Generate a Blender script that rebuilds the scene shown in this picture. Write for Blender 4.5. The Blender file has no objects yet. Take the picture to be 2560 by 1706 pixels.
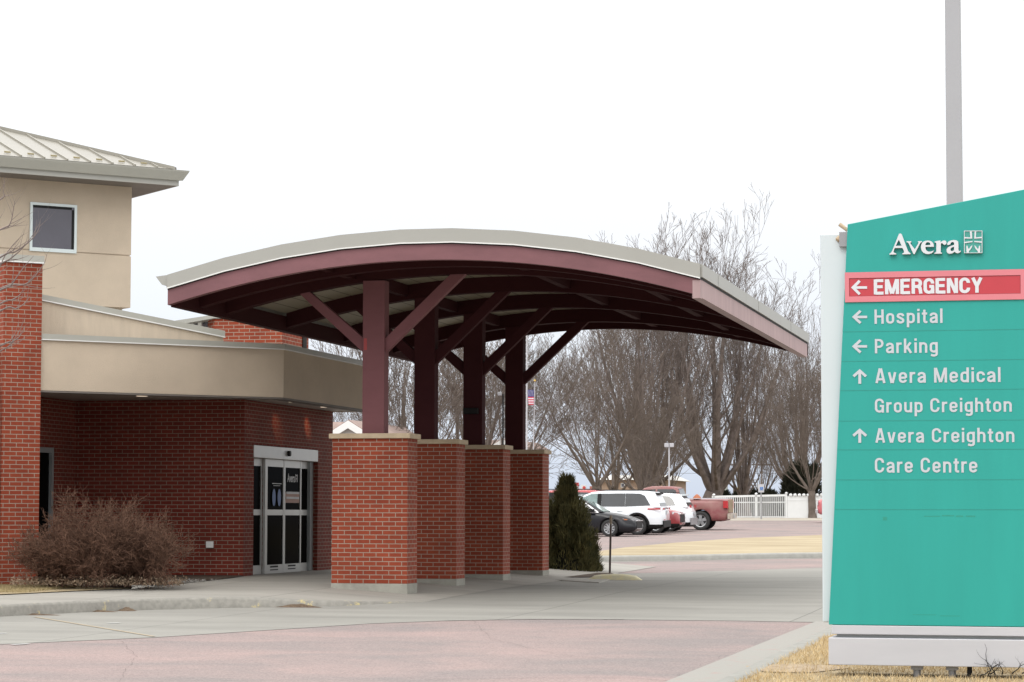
import bpy, bmesh, math, random
import numpy as np
from mathutils import Matrix, Vector
SC = bpy.context.scene
COL = SC.collection
# ------------------------------------------------------------------ camera
F = 6300.0; PW, PH = 2560, 1706                     # focal length in photo pixels
TH = math.atan(436/F); YAW = math.atan(1447/(F/math.cos(TH))); ROLL = 0.002; EYE = 1.25
fwd = np.array([-math.sin(YAW)*math.cos(TH), math.cos(YAW)*math.cos(TH), math.sin(TH)])
_r = np.array([math.cos(YAW), math.sin(YAW), 0.0]); _u = np.cross(_r, fwd)
right = _r*math.cos(ROLL) + _u*math.sin(ROLL); up = np.cross(right, fwd)
CAM = np.array([0.0, 0.0, EYE])
cd = bpy.data.cameras.new('camera'); cam = bpy.data.objects.new('camera', cd); COL.objects.link(cam)
cd.sensor_width = 36; cd.lens = F*36/PW; cd.clip_start = 0.5; cd.clip_end = 6000
cam.matrix_world = Matrix(((right[0], up[0], -fwd[0], 0), (right[1], up[1], -fwd[1], 0), (right[2], up[2], -fwd[2], EYE), (0, 0, 0, 1)))
SC.camera = cam
SC.cycles.diffuse_bounces = 3
SC.view_settings.view_transform = 'Standard'; SC.view_settings.look = 'None'
SC.view_settings.exposure = 0.0; SC.view_settings.gamma = 1.0
SUN_EL, SUN_AZ = math.radians(52), math.radians(200)   # azimuth clockwise from +Y
W = bpy.data.worlds.new('World'); SC.world = W; W.use_nodes = True
nt = W.node_tree; nt.nodes.clear()
def wn(t, **k):
    n = nt.nodes.new(t)
    for a, b in k.items(): setattr(n, a, b)
    return n
sky = wn('ShaderNodeTexSky', sky_type='NISHITA', sun_disc=False, sun_elevation=SUN_EL, sun_rotation=SUN_AZ, dust_density=4.0, air_density=1.0)
hs = wn('ShaderNodeHueSaturation'); hs.inputs['Saturation'].default_value = 0.25
bg1 = wn('ShaderNodeBackground'); bg1.inputs['Strength'].default_value = 0.02
tc = wn('ShaderNodeTexCoord'); sp = wn('ShaderNodeSeparateXYZ')
rp = wn('ShaderNodeValToRGB')
rp.color_ramp.elements[0].position = 0.0; rp.color_ramp.elements[0].color = (0.215, 0.240, 0.285, 1)
rp.color_ramp.elements[1].position = 1.0; rp.color_ramp.elements[1].color = (0.93, 0.93, 0.93, 1)
for a_, c_ in ((.05, (.285, .305, .335)), (.12, (.325, .333, .345)), (.25, (.43, .435, .44)), (.55, (.72, .72, .72))): e = rp.color_ramp.elements.new(a_); e.color = (*c_, 1)
nz = wn('ShaderNodeTexNoise'); nz.inputs['Scale'].default_value = 2.2; nz.inputs['Detail'].default_value = 4
mr = wn('ShaderNodeMapRange'); mr.inputs[3].default_value = 0.96; mr.inputs[4].default_value = 1.05
mx = wn('ShaderNodeMix', data_type='RGBA', blend_type='MULTIPLY'); mx.inputs[0].default_value = 1
bg2 = wn('ShaderNodeBackground'); bg2.inputs['Strength'].default_value = 2.9
ad = wn('ShaderNodeAddShader'); wo = wn('ShaderNodeOutputWorld')
L = nt.links.new
L(sky.outputs[0], hs.inputs['Color']); L(hs.outputs[0], bg1.inputs['Color'])
L(tc.outputs['Generated'], sp.inputs[0]); L(sp.outputs['Z'], rp.inputs[0])
L(tc.outputs['Generated'], nz.inputs['Vector']); L(nz.outputs[0], mr.inputs[0])
L(rp.outputs[0], mx.inputs[6]); L(mr.outputs[0], mx.inputs[7]); L(mx.outputs[2], bg2.inputs['Color'])
L(bg1.outputs[0], ad.inputs[0]); L(bg2.outputs[0], ad.inputs[1]); L(ad.outputs[0], wo.inputs['Surface'])
sd = bpy.data.lights.new('sun', 'SUN'); sd.energy = 0.9; sd.angle = math.radians(22); sd.color = (1.0, 0.96, 0.9)
so = bpy.data.objects.new('sun', sd); COL.objects.link(so)
sdir = Vector((math.sin(SUN_AZ)*math.cos(SUN_EL), math.cos(SUN_AZ)*math.cos(SUN_EL), math.sin(SUN_EL)))
so.rotation_euler = sdir.to_track_quat('Z', 'Y').to_euler(); so.location = (0, -20, 60)

# ------------------------------------------------------------------ survey helpers (where a sight line meets a plane)
def ray(x, y):
    d = fwd*F + right*(x-PW/2) - up*(y-PH/2); return d/np.linalg.norm(d)
def onY(x, y, Y): d = ray(x, y); return CAM + d*(Y/d[1])
def onX(x, y, X): d = ray(x, y); return CAM + d*(X/d[0])
def onZ(x, y, Z): d = ray(x, y); return CAM + d*((Z-EYE)/d[2])
def onP(x, y, p0, n): d = ray(x, y); return CAM + d*(np.dot(np.array(p0)-CAM, n)/np.dot(d, n))
def atD(x, y, D): d = ray(x, y); return CAM + d*(D/np.dot(d, fwd))
GB = [(-60, -.16), (20, -.16), (34, -.05), (40, .03), (50, .05), (100, .44), (150, 1.18), (165, 1.2), (3000, 1.2)]
def g(Y): return float(np.interp(Y, [a for a, b in GB], [b for a, b in GB]))
def G(x, y, off=0.0):
    d = ray(x, y); lo, hi = 5.0, 900.0
    f = lambda t: (CAM + d*t)[2] - g((CAM + d*t)[1]) - off
    t = lo
    while t < hi and f(t) > 0: t *= 1.02
    a, b = t/1.02, t
    for _ in range(40):
        m = (a+b)/2
        if f(m) > 0: a = m
        else: b = m
    return CAM + d*a
# ------------------------------------------------------------------ object helpers
def tag(o, label=None, cat=None, group=None, kind=None):
    if label: o['label'] = label
    if cat: o['category'] = cat
    if group: o['group'] = group
    if kind: o['kind'] = kind
    return o
def empty(name, loc=(0, 0, 0), rz=0.0, label=None, cat=None, group=None):
    o = bpy.data.objects.new(name, None); COL.objects.link(o); o.location = loc; o.rotation_euler[2] = rz
    o.empty_display_size = 0.2
    return tag(o, label, cat, group)
def wloc(o):
    v = Vector((0, 0, 0))
    while o: v += o.location; o = o.parent
    return v
def copy_tree(o, parent=None):
    c = o.copy(); COL.objects.link(c)
    if parent: c.parent = parent
    for ch in list(o.children): copy_tree(ch, c)
    return c
class MB:
    def __init__(s): s.v = []; s.f = []; s.m = []
    def poly(s, pts, m=0):
        n = len(s.v); s.v += [tuple(map(float, p)) for p in pts]; s.f.append(tuple(range(n, n+len(pts)))); s.m.append(m); return s
    def box(s, x0, x1, y0, y1, z0, z1, m=0):
        return s.hexa([(x0, y0, z0), (x1, y0, z0), (x1, y1, z0), (x0, y1, z0)], [(x0, y0, z1), (x1, y0, z1), (x1, y1, z1), (x0, y1, z1)], m)
    def hexa(s, b, t, m=0):
        n = len(s.v); k = len(b); s.v += [tuple(map(float, p)) for p in list(b)+list(t)]
        s.f.append(tuple(n+i for i in reversed(range(k)))); s.f.append(tuple(n+k+i for i in range(k)))
        for i in range(k):
            j = (i+1) % k; s.f.append((n+i, n+j, n+k+j, n+k+i))
        s.m += [m]*(k+2); return s
    def obox(s, c, ax, ay, az, m=0):      # centre and three half-axis vectors
        c, ax, ay, az = map(np.array, (c, ax, ay, az))
        b = [c-ax-ay-az, c+ax-ay-az, c+ax+ay-az, c-ax+ay-az]; t = [p+2*az for p in b]
        return s.hexa(b, t, m)
    def prism(s, pts, d, m=0):            # planar polygon pushed along d
        d = np.array(d, float); return s.hexa(pts, [np.array(p, float)+d for p in pts], m)
    def tube(s, p0, p1, r0, r1=None, n=8, m=0, caps=True):
        p0 = Vector(p0); p1 = Vector(p1); r1 = r0 if r1 is None else r1
        d = (p1-p0).normalized(); a = d.orthogonal().normalized(); b = d.cross(a)
        A = [p0+(a*math.cos(t)+b*math.sin(t))*r0 for t in [2*math.pi*i/n for i in range(n)]]
        B = [p1+(a*math.cos(t)+b*math.sin(t))*r1 for t in [2*math.pi*i/n for i in range(n)]]
        return s.hexa(A, B, m)
    def path(s, pts, r, n=6, m=0):
        for i in range(len(pts)-1):
            s.tube(pts[i], pts[i+1], r[i] if hasattr(r, '__len__') else r, r[i+1] if hasattr(r, '__len__') else r, n, m)
        return s
    def grid(s, rows, m=0, mf=None):
        n = len(s.v); k = len(rows[0])
        for r in rows: s.v += [tuple(map(float, p)) for p in r]
        for i in range(len(rows)-1):
            for j in range(k-1):
                s.f.append((n+i*k+j, n+i*k+j+1, n+(i+1)*k+j+1, n+(i+1)*k+j)); s.m.append(mf(i, j) if mf else m)
        return s
    def lathe(s, prof, c, axis='z', n=24, m=0):    # prof: (radius, height)
        rows = []
        for i in range(n+1):
            t = 2*math.pi*i/n; row = []
            for r, h in prof:
                a, b = r*math.cos(t), r*math.sin(t)
                row.append((c[0]+a, c[1]+b, c[2]+h) if axis == 'z' else (c[0]+a, c[1]+h, c[2]+b) if axis == 'y' else (c[0]+h, c[1]+a, c[2]+b))
            rows.append(row)
        return s.grid(rows, m)
    def build(s, name, mats, parent=None, smooth=False, bevel=0, seg=2, world=True, weld=False):
        me = bpy.data.meshes.new(name); off = wloc(parent) if (parent and world) else Vector((0, 0, 0))
        me.from_pydata([(a-off.x, b-off.y, c-off.z) for a, b, c in s.v], [], s.f)
        if not isinstance(mats, (list, tuple)): mats = [mats]
        for mt in mats: me.materials.append(mt)
        me.polygons.foreach_set('material_index', s.m)
        me.polygons.foreach_set('use_smooth', [smooth]*len(s.f))
        bm = bmesh.new(); bm.from_mesh(me)
        if weld: bmesh.ops.remove_doubles(bm, verts=bm.verts, dist=1e-4)
        bmesh.ops.recalc_face_normals(bm, faces=bm.faces)
        uvl = bm.loops.layers.uv.new('UVMap')
        for f in bm.faces:
            nrm = f.normal
            if abs(nrm.z) > 0.8:
                for l in f.loops: l[uvl].uv = (l.vert.co.x+off.x, l.vert.co.y+off.y)
            else:
                t = Vector((-nrm.y, nrm.x, 0)).normalized()
                for l in f.loops:
                    co = l.vert.co+off; l[uvl].uv = (co.dot(t), co.z)
        bm.to_mesh(me); bm.free(); me.update()
        o = bpy.data.objects.new(name, me); COL.objects.link(o)
        if parent: o.parent = parent
        if bevel:
            b = o.modifiers.new('bevel', 'BEVEL'); b.width = bevel; b.segments = seg; b.limit_method = 'ANGLE'; b.angle_limit = math.radians(40)
        return o
# ------------------------------------------------------------------ materials
def newmat(name):
    m = bpy.data.materials.new(name); m.use_nodes = True; return m, m.node_tree, m.node_tree.nodes['Principled BSDF']
def N(t, ty, **k):
    n = t.nodes.new(ty)
    for a, b in k.items(): setattr(n, a, b)
    return n
def M(name, col, rough=0.6, metal=0.0, var=0.12, scale=3.0, bump=0.0, bscale=60.0, spec=0.5, coat=0.0, stretch=None, col2=None, thr=None):
    m, t, p = newmat(name); L = t.links.new
    tc = N(t, 'ShaderNodeTexCoord'); vec = tc.outputs['Object']
    if stretch:
        mp = N(t, 'ShaderNodeMapping'); mp.inputs['Scale'].default_value = stretch; L(vec, mp.inputs[0]); vec = mp.outputs[0]
    nz = N(t, 'ShaderNodeTexNoise'); nz.inputs['Scale'].default_value = scale; nz.inputs['Detail'].default_value = 6; nz.inputs['Roughness'].default_value = .65
    L(vec, nz.inputs['Vector'])
    cr = N(t, 'ShaderNodeValToRGB'); c = np.array(col)
    a, b = (c*(1-var), c*(1+var)) if col2 is None else (c, np.array(col2))
    lo, hi = thr or (.3, .7)
    cr.color_ramp.elements[0].position = lo; cr.color_ramp.elements[0].color = (*np.clip(a, 0, 1), 1)
    cr.color_ramp.elements[1].position = hi; cr.color_ramp.elements[1].color = (*np.clip(b, 0, 1), 1)
    L(nz.outputs[0], cr.inputs[0]); L(cr.outputs[0], p.inputs['Base Color'])
    p.inputs['Roughness'].default_value = rough; p.inputs['Metallic'].default_value = metal
    p.inputs['Specular IOR Level'].default_value = spec; p.inputs['Coat Weight'].default_value = coat
    if bump:
        n2 = N(t, 'ShaderNodeTexNoise'); n2.inputs['Scale'].default_value = bscale; n2.inputs['Detail'].default_value = 3
        L(tc.outputs['Object'], n2.inputs['Vector'])
        bp = N(t, 'ShaderNodeBump'); bp.inputs['Strength'].default_value = bump; bp.inputs['Distance'].default_value = .02
        L(n2.outputs[0], bp.inputs['Height']); L(bp.outputs[0], p.inputs['Normal'])
    return m
def brick_mat(name, c1, c2, mortar, v0=0.0):
    m, t, p = newmat(name); L = t.links.new
    uv = N(t, 'ShaderNodeTexCoord'); mp = N(t, 'ShaderNodeMapping'); mp.inputs['Location'].default_value = (0, -v0, 0)
    L(uv.outputs['UV'], mp.inputs[0])
    b = N(t, 'ShaderNodeTexBrick'); b.offset = .5; b.squash = 1; b.inputs['Scale'].default_value = 1
    b.inputs['Brick Width'].default_value = .2032; b.inputs['Row Height'].default_value = .0677
    b.inputs['Mortar Size'].default_value = .0065; b.inputs['Mortar Smooth'].default_value = .2; b.inputs['Bias'].default_value = -.1
    b.inputs['Color1'].default_value = (*c1, 1); b.inputs['Color2'].default_value = (*c2, 1); b.inputs['Mortar'].default_value = (*mortar, 1)
    L(mp.outputs[0], b.inputs[0])
    nz = N(t, 'ShaderNodeTexNoise'); nz.inputs['Scale'].default_value = 2.0; nz.inputs['Detail'].default_value = 8; L(uv.outputs['Object'], nz.inputs['Vector'])
    mr = N(t, 'ShaderNodeMapRange'); mr.inputs[1].default_value = .3; mr.inputs[2].default_value = .7; mr.inputs[3].default_value = .84; mr.inputs[4].default_value = 1.12
    L(nz.outputs[0], mr.inputs[0])
    x = N(t, 'ShaderNodeMix', data_type='RGBA', blend_type='MULTIPLY'); x.inputs[0].default_value = 1; L(b.outputs['Color'], x.inputs[6]); L(mr.outputs[0], x.inputs[7])
    L(x.outputs[2], p.inputs['Base Color']); p.inputs['Roughness'].default_value = .85; p.inputs['Specular IOR Level'].default_value = .3
    n2 = N(t, 'ShaderNodeTexNoise'); n2.inputs['Scale'].default_value = 90; L(uv.outputs['Object'], n2.inputs['Vector'])
    sb = N(t, 'ShaderNodeMath', operation='MULTIPLY_ADD'); sb.inputs[1].default_value = -1.0; L(b.outputs['Fac'], sb.inputs[0]); L(n2.outputs[0], sb.inputs[2])
    bp = N(t, 'ShaderNodeBump'); bp.inputs['Strength'].default_value = .5; bp.inputs['Distance'].default_value = .006
    L(sb.outputs[0], bp.inputs['Height']); L(bp.outputs[0], p.inputs['Normal'])
    return m
def asphalt_mat():
    m, t, p = newmat('pink_asphalt'); L = t.links.new
    tc = N(t, 'ShaderNodeTexCoord'); mp = N(t, 'ShaderNodeMapping'); mp.inputs['Scale'].default_value = (.7, 1.0, 1); mp.inputs['Rotation'].default_value = (0, 0, -.2)
    L(tc.outputs['Object'], mp.inputs[0])
    n1 = N(t, 'ShaderNodeTexNoise'); n1.inputs['Scale'].default_value = .55; n1.inputs['Detail'].default_value = 7; n1.inputs['Roughness'].default_value = .6; n1.inputs['Distortion'].default_value = .6
    L(mp.outputs[0], n1.inputs['Vector'])
    cr = N(t, 'ShaderNodeValToRGB'); cr.color_ramp.elements[0].position = .36; cr.color_ramp.elements[0].color = (.205, .182, .175, 1)
    cr.color_ramp.elements[1].position = .66; cr.color_ramp.elements[1].color = (.285, .222, .207, 1); L(n1.outputs[0], cr.inputs[0])
    vo = N(t, 'ShaderNodeTexVoronoi'); vo.inputs['Scale'].default_value = 70; L(tc.outputs['Object'], vo.inputs['Vector'])
    hs = N(t, 'ShaderNodeValToRGB'); hs.color_ramp.elements[0].color = (.68, .65, .65, 1); hs.color_ramp.elements[1].color = (1.28, 1.22, 1.20, 1)
    sx = N(t, 'ShaderNodeSeparateColor'); L(vo.outputs['Color'], sx.inputs[0]); L(sx.outputs[0], hs.inputs[0])
    x = N(t, 'ShaderNodeMix', data_type='RGBA', blend_type='MULTIPLY'); x.inputs[0].default_value = .7; L(cr.outputs[0], x.inputs[6]); L(hs.outputs[0], x.inputs[7])
    L(x.outputs[2], p.inputs['Base Color']); p.inputs['Roughness'].default_value = .9; p.inputs['Specular IOR Level'].default_value = .25
    bp = N(t, 'ShaderNodeBump'); bp.inputs['Strength'].default_value = .5; bp.inputs['Distance'].default_value = .008
    L(vo.outputs['Distance'], bp.inputs['Height']); L(bp.outputs[0], p.inputs['Normal'])
    return m
def concrete_mat(name, col, joint=3.6, dark=.8, jw=.012):
    m, t, p = newmat(name); L = t.links.new
    tc = N(t, 'ShaderNodeTexCoord')
    b = N(t, 'ShaderNodeTexBrick'); b.offset = 0; b.inputs['Scale'].default_value = 1; b.inputs['Brick Width'].default_value = joint; b.inputs['Row Height'].default_value = joint
    b.inputs['Mortar Size'].default_value = jw; b.inputs['Mortar Smooth'].default_value = .1
    c = np.array(col); b.inputs['Color1'].default_value = (*(c*.97), 1); b.inputs['Color2'].default_value = (*(c*1.04), 1); b.inputs['Mortar'].default_value = (*(c*.62), 1)
    L(tc.outputs['Object'], b.inputs[0])
    mp = N(t, 'ShaderNodeMapping'); mp.inputs['Scale'].default_value = (.3, 1, 1); L(tc.outputs['Object'], mp.inputs[0])
    n1 = N(t, 'ShaderNodeTexNoise'); n1.inputs['Scale'].default_value = .9; n1.inputs['Detail'].default_value = 9; n1.inputs['Roughness'].default_value = .65; L(mp.outputs[0], n1.inputs['Vector'])
    mr = N(t, 'ShaderNodeMapRange'); mr.inputs[1].default_value = .3; mr.inputs[2].default_value = .7; mr.inputs[3].default_value = dark; mr.inputs[4].default_value = 1.1; L(n1.outputs[0], mr.inputs[0])
    n3 = N(t, 'ShaderNodeTexNoise'); n3.inputs['Scale'].default_value = 55; n3.inputs['Detail'].default_value = 3; L(tc.outputs['Object'], n3.inputs['Vector'])
    mr3 = N(t, 'ShaderNodeMapRange'); mr3.inputs[3].default_value = .9; mr3.inputs[4].default_value = 1.1; L(n3.outputs[0], mr3.inputs[0])
    mu = N(t, 'ShaderNodeMath', operation='MULTIPLY'); L(mr.outputs[0], mu.inputs[0]); L(mr3.outputs[0], mu.inputs[1])
    x = N(t, 'ShaderNodeMix', data_type='RGBA', blend_type='MULTIPLY'); x.inputs[0].default_value = 1; L(b.outputs['Color'], x.inputs[6]); L(mu.outputs[0], x.inputs[7])
    L(x.outputs[2], p.inputs['Base Color']); p.inputs['Roughness'].default_value = .85; p.inputs['Specular IOR Level'].default_value = .3
    bp = N(t, 'ShaderNodeBump'); bp.inputs['Strength'].default_value = .25; bp.inputs['Distance'].default_value = .01; L(n3.outputs[0], bp.inputs['Height']); L(bp.outputs[0], p.inputs['Normal'])
    return m
def kerb_mat():
    m, t, p = newmat('kerb_flecked'); L = t.links.new
    tc = N(t, 'ShaderNodeTexCoord')
    n1 = N(t, 'ShaderNodeTexNoise'); n1.inputs['Scale'].default_value = 7; n1.inputs['Detail'].default_value = 8; n1.inputs['Roughness'].default_value = .75; L(tc.outputs['Object'], n1.inputs['Vector'])
    n2 = N(t, 'ShaderNodeTexNoise'); n2.inputs['Scale'].default_value = 2.2; n2.inputs['Detail'].default_value = 3; L(tc.outputs['Object'], n2.inputs['Vector'])
    ad = N(t, 'ShaderNodeMath', operation='ADD'); L(n1.outputs[0], ad.inputs[0]); L(n2.outputs[0], ad.inputs[1])
    cr = N(t, 'ShaderNodeValToRGB'); cr.color_ramp.elements[0].position = .565; cr.color_ramp.elements[0].color = (0, 0, 0, 1); cr.color_ramp.elements[1].position = .60
    dv = N(t, 'ShaderNodeMath', operation='MULTIPLY'); dv.inputs[1].default_value = .5; L(ad.outputs[0], dv.inputs[0]); L(dv.outputs[0], cr.inputs[0])
    n4 = N(t, 'ShaderNodeTexNoise'); n4.inputs['Scale'].default_value = 14; n4.inputs['Detail'].default_value = 6; L(tc.outputs['Object'], n4.inputs['Vector'])
    c2 = N(t, 'ShaderNodeValToRGB'); c2.color_ramp.elements[0].position = .3; c2.color_ramp.elements[0].color = (.20, .19, .168, 1); c2.color_ramp.elements[1].position = .7; c2.color_ramp.elements[1].color = (.275, .262, .23, 1); L(n4.outputs[0], c2.inputs[0])
    x = N(t, 'ShaderNodeMix', data_type='RGBA'); L(cr.outputs[0], x.inputs[0]); L(c2.outputs[0], x.inputs[6]); x.inputs[7].default_value = (.45, .37, .18, 1)
    L(x.outputs[2], p.inputs['Base Color']); p.inputs['Roughness'].default_value = .85
    bp = N(t, 'ShaderNodeBump'); bp.inputs['Strength'].default_value = .4; bp.inputs['Distance'].default_value = .01; L(n4.outputs[0], bp.inputs['Height']); L(bp.outputs[0], p.inputs['Normal'])
    return m
def plank_mat(name, col):
    m, t, p = newmat(name); L = t.links.new
    tc = N(t, 'ShaderNodeTexCoord'); sp = N(t, 'ShaderNodeSeparateXYZ'); L(tc.outputs['Object'], sp.inputs[0])
    a = N(t, 'ShaderNodeMath', operation='MULTIPLY'); a.inputs[1].default_value = 3.3; L(sp.outputs[0], a.inputs[0])
    fr = N(t, 'ShaderNodeMath', operation='FRACT'); L(a.outputs[0], fr.inputs[0])
    lt = N(t, 'ShaderNodeMath', operation='LESS_THAN'); lt.inputs[1].default_value = .07; L(fr.outputs[0], lt.inputs[0])
    x = N(t, 'ShaderNodeMix', data_type='RGBA'); x.inputs[6].default_value = (*col, 1); x.inputs[7].default_value = (*(np.array(col)*.25), 1); L(lt.outputs[0], x.inputs[0])
    L(x.outputs[2], p.inputs['Base Color']); p.inputs['Roughness'].default_value = .6
    return m
def hexc(r, g_, b):   # sRGB 0-255 to linear
    f = lambda c: (c/255/12.92) if c <= 10 else (((c/255)+.055)/1.055)**2.4
    return (f(r), f(g_), f(b))
BRICK = brick_mat('shaded_red_brick', (.175, .027, .015), (.14, .021, .012), (.235, .18, .14), .203)  # same brick as the piers, darkened: recess shade put into the colour
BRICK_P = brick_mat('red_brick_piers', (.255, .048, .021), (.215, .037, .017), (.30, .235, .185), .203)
STUCCO = M('tan_stucco', (.535, .445, .345), .9, var=.07, scale=1.3, bump=.5, bscale=120, spec=.2)
STUCCO_L = M('pale_stucco', (.55, .465, .365), .9, var=.09, scale=2.5, bump=.4, bscale=120, spec=.2, stretch=(3, 3, .5))
COPING = M('grey_coping', (.36, .355, .315), .45, var=.04, scale=2, spec=.5)
WHITE_TRIM = M('white_trim', (.72, .72, .70), .45, var=.03)
SOFFIT = M('soffit_panel', (.42, .39, .35), .6, var=.05)
DARKSOF = M('dark_soffit', (.16, .14, .125), .7, var=.1)
ROOFM = M('pale_metal_roof', (.235, .22, .185), .4, var=.06, scale=1.5, metal=.0)
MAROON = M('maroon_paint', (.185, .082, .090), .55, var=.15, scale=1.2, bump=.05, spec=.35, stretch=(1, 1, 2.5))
MAROON_PALE = M('pale_streaked_maroon', (.375, .265, .262), .6, var=.13, scale=2.2, spec=.3, stretch=(1, 1.6, .25))  # paler maroon with vertical streaks, for the right side fascia
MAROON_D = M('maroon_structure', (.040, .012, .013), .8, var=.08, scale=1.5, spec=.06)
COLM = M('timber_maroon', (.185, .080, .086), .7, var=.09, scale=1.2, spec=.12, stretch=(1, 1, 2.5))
COLM_SHADE = M('shaded_maroon', (.052, .016, .018), .8, var=.09, scale=1.2, spec=.08, stretch=(1, 1, 2.5))  # column maroon darkened: canopy shade on rear columns and braces, in the colour
BAND = M('roof_band', (.335, .33, .30), .45, var=.03, scale=1.0)
PLANK = plank_mat('cream_decking', (.26, .225, .16))
CAPSTONE = M('cap_stone', (.46, .36, .245), .85, var=.12, scale=6, bump=.3)
PIERBASE = M('pier_concrete', (.30, .29, .25), .9, var=.14, scale=5, bump=.4)
CONC = concrete_mat('concrete_drive', (.24, .232, .208), 3.66, .78)
WALK = concrete_mat('concrete_walk', (.28, .265, .235), 1.9, .84, .01)
GUTTER = M('gutter_concrete', (.255, .245, .22), .85, col2=(.28, .21, .19), thr=(.56, .68), scale=5, bump=.4)
KERB = kerb_mat()
KERBP = M('plain_kerb', (.24, .235, .21), .85, var=.12, scale=5, bump=.3)
ASPH = asphalt_mat()
DRYG = M('dry_grass_ground', (.29, .225, .14), .95, col2=(.40, .33, .215), scale=9, bump=1.0, bscale=60, spec=.1)
EARTH = M('far_ground', (.20, .16, .10), .95, col2=(.28, .23, .15), scale=.3, bump=.5, spec=.1)
MULCH = M('dark_mulch', (.035, .026, .02), .95, col2=(.13, .10, .08), scale=18, bump=1.0, bscale=50, spec=.1)
DIRT = M('damp_dirt', (.085, .06, .042), .95, col2=(.19, .14, .10), scale=20, bump=1.0, bscale=80, spec=.1)
ALU = M('brushed_aluminium', (.50, .50, .48), .35, metal=.35, var=.04)
ALU_D = M('dull_aluminium', (.36, .38, .38), .4, metal=.3, var=.04)
GLASS_D = M('dark_glass', (.006, .0055, .005), .12, var=.2, scale=1, spec=.05)
GLASS_D.node_tree.nodes['Principled BSDF'].inputs['IOR'].default_value = 1.07
GLASS_B = M('window_glass', (.10, .095, .115), .05, var=.12, scale=.6, spec=.6)
BLACK = M('black_plastic', (.012, .012, .012), .6, var=.1, spec=.2)
TEAL = M('teal_sign_face', (.021, .31, .27), .5, var=.05, scale=1.1, spec=.35, stretch=(2.5, 2.5, .4))
PINKM = M('faded_pink_band', (.60, .185, .215), .45, var=.05, scale=2)
REDM = M('red_sign_insert', (.46, .04, .055), .4, var=.05, scale=2)
SIGNW = M('sign_white', (.55, .61, .63), .4, var=.025, scale=1.0)
SIGNW2 = M('sign_base_white', (.47, .47, .495), .45, var=.05, scale=1.6, stretch=(.6, 1, 3))
LETTER = M('letter_white', (.49, .51, .55), .4, var=.02)
LETTER_E = M('bright_letter_white', (.60, .62, .65), .4, var=.02)
GREYM = M('grey_metal', (.30, .30, .31), .4, metal=.4, var=.05)
POLEG = M('pole_paint', (.355, .36, .375), .45, var=.02)
BARK = M('grey_brown_bark', (.10, .08, .067), .9, col2=(.20, .165, .142), scale=2.5, spec=.1)
BARK_R = M('reddish_bark', (.10, .082, .073), .9, col2=(.225, .185, .168), scale=2.5, spec=.1)
TWIG_L = M('pale_twig', (.21, .17, .155), .8, var=.2, scale=3, spec=.2)
SHRUBM = M('shrub_twig', (.035, .020, .015), .85, col2=(.225, .125, .085), scale=13, spec=.15)
EVERG = M('evergreen_foliage', (.014, .020, .008), .8, col2=(.16, .14, .055), scale=4, spec=.2)
EVERG_D = M('dark_evergreen', (.014, .02, .014), .8, col2=(.06, .058, .04), scale=1, spec=.15)

# ------------------------------------------------------------------ ground, roads, pavements
def patch(name, pts, off, mat, kind='structure', hfun=None, extra=(), obj=True):
    bm = bmesh.new()
    vs = [bm.verts.new((p[0], p[1], 0)) for p in pts]; bm.faces.new(vs); bm.normal_update()
    for Yb in [a for a, b in GB]+list(extra):
        bmesh.ops.bisect_plane(bm, geom=bm.verts[:]+bm.edges[:]+bm.faces[:], plane_co=(0, Yb, 0), plane_no=(0, 1, 0))
    bmesh.ops.triangulate(bm, faces=bm.faces)
    for v in bm.verts: v.co.z = (hfun(v.co.x, v.co.y) if hfun else g(v.co.y)) + off
    for f in bm.faces:
        f.normal_update()
        if f.normal.z < 0: f.normal_flip()
    me = bpy.data.meshes.new(name); bm.to_mesh(me); bm.free(); me.materials.append(mat)
    o = bpy.data.objects.new(name, me); COL.objects.link(o)
    if kind: o['kind'] = kind
    return o
P2 = lambda x, y, off=0: tuple(G(x, y, off)[:2])
patch('ground', [(-1800, -60), (1800, -60), (1800, 2600), (-1800, 2600)], 0, EARTH)
farR = G(2054, 1302); 
patch('asphalt_road', [(-70, -30), (60, -30), (60, 138), (-70, 138)], .004, ASPH)
# near edge of the concrete drive (left to right) and its far edge
near = [P2(x, y) for x, y in ((0, 1613), (381, 1596), (925, 1561), (1110, 1554), (1306, 1550), (1500, 1550.5), (1850, 1554), (2024, 1557.5))]
e0 = near[0]; e1 = near[1]; k = (e1[1]-e0[1])/(e1[0]-e0[0])
near = [(e0[0]-25, e0[1]-25*k)] + near + [(near[-1][0]+30, near[-1][1]-3)]
farl = [P2(2500, 1409), P2(2054, 1421), P2(1592, 1435), P2(1480, 1438)]
farl = [(farl[0][0]+25, farl[0][1]+3)] + farl + [(-9.0, farl[-1][1]+1), (-40, farl[-1][1]+1)]
patch('concrete_drive', near+farl, .008, CONC)
# right-hand gutter and verge by the sign
A1 = np.array(P2(2009, 1568.6)); A2 = np.array(P2(1671, 1705)); dA = (A2-A1)/np.linalg.norm(A2-A1)
B1 = np.array(P2(2079, 1572)); B2 = np.array(P2(1812, 1705)); dB = (B2-B1)/np.linalg.norm(B2-B1)
A0 = A1 - dA*1.2; Aend = A2 + dA*14; Bend = B2 + dB*14
B0 = B1 - dB*.4
patch('gutter', [tuple(A0), tuple(Aend), tuple(Bend), tuple(B0), (B0[0]+20, B0[1]+.4), (B0[0]+20, B0[1]+1.4)], .012, GUTTER)
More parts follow.
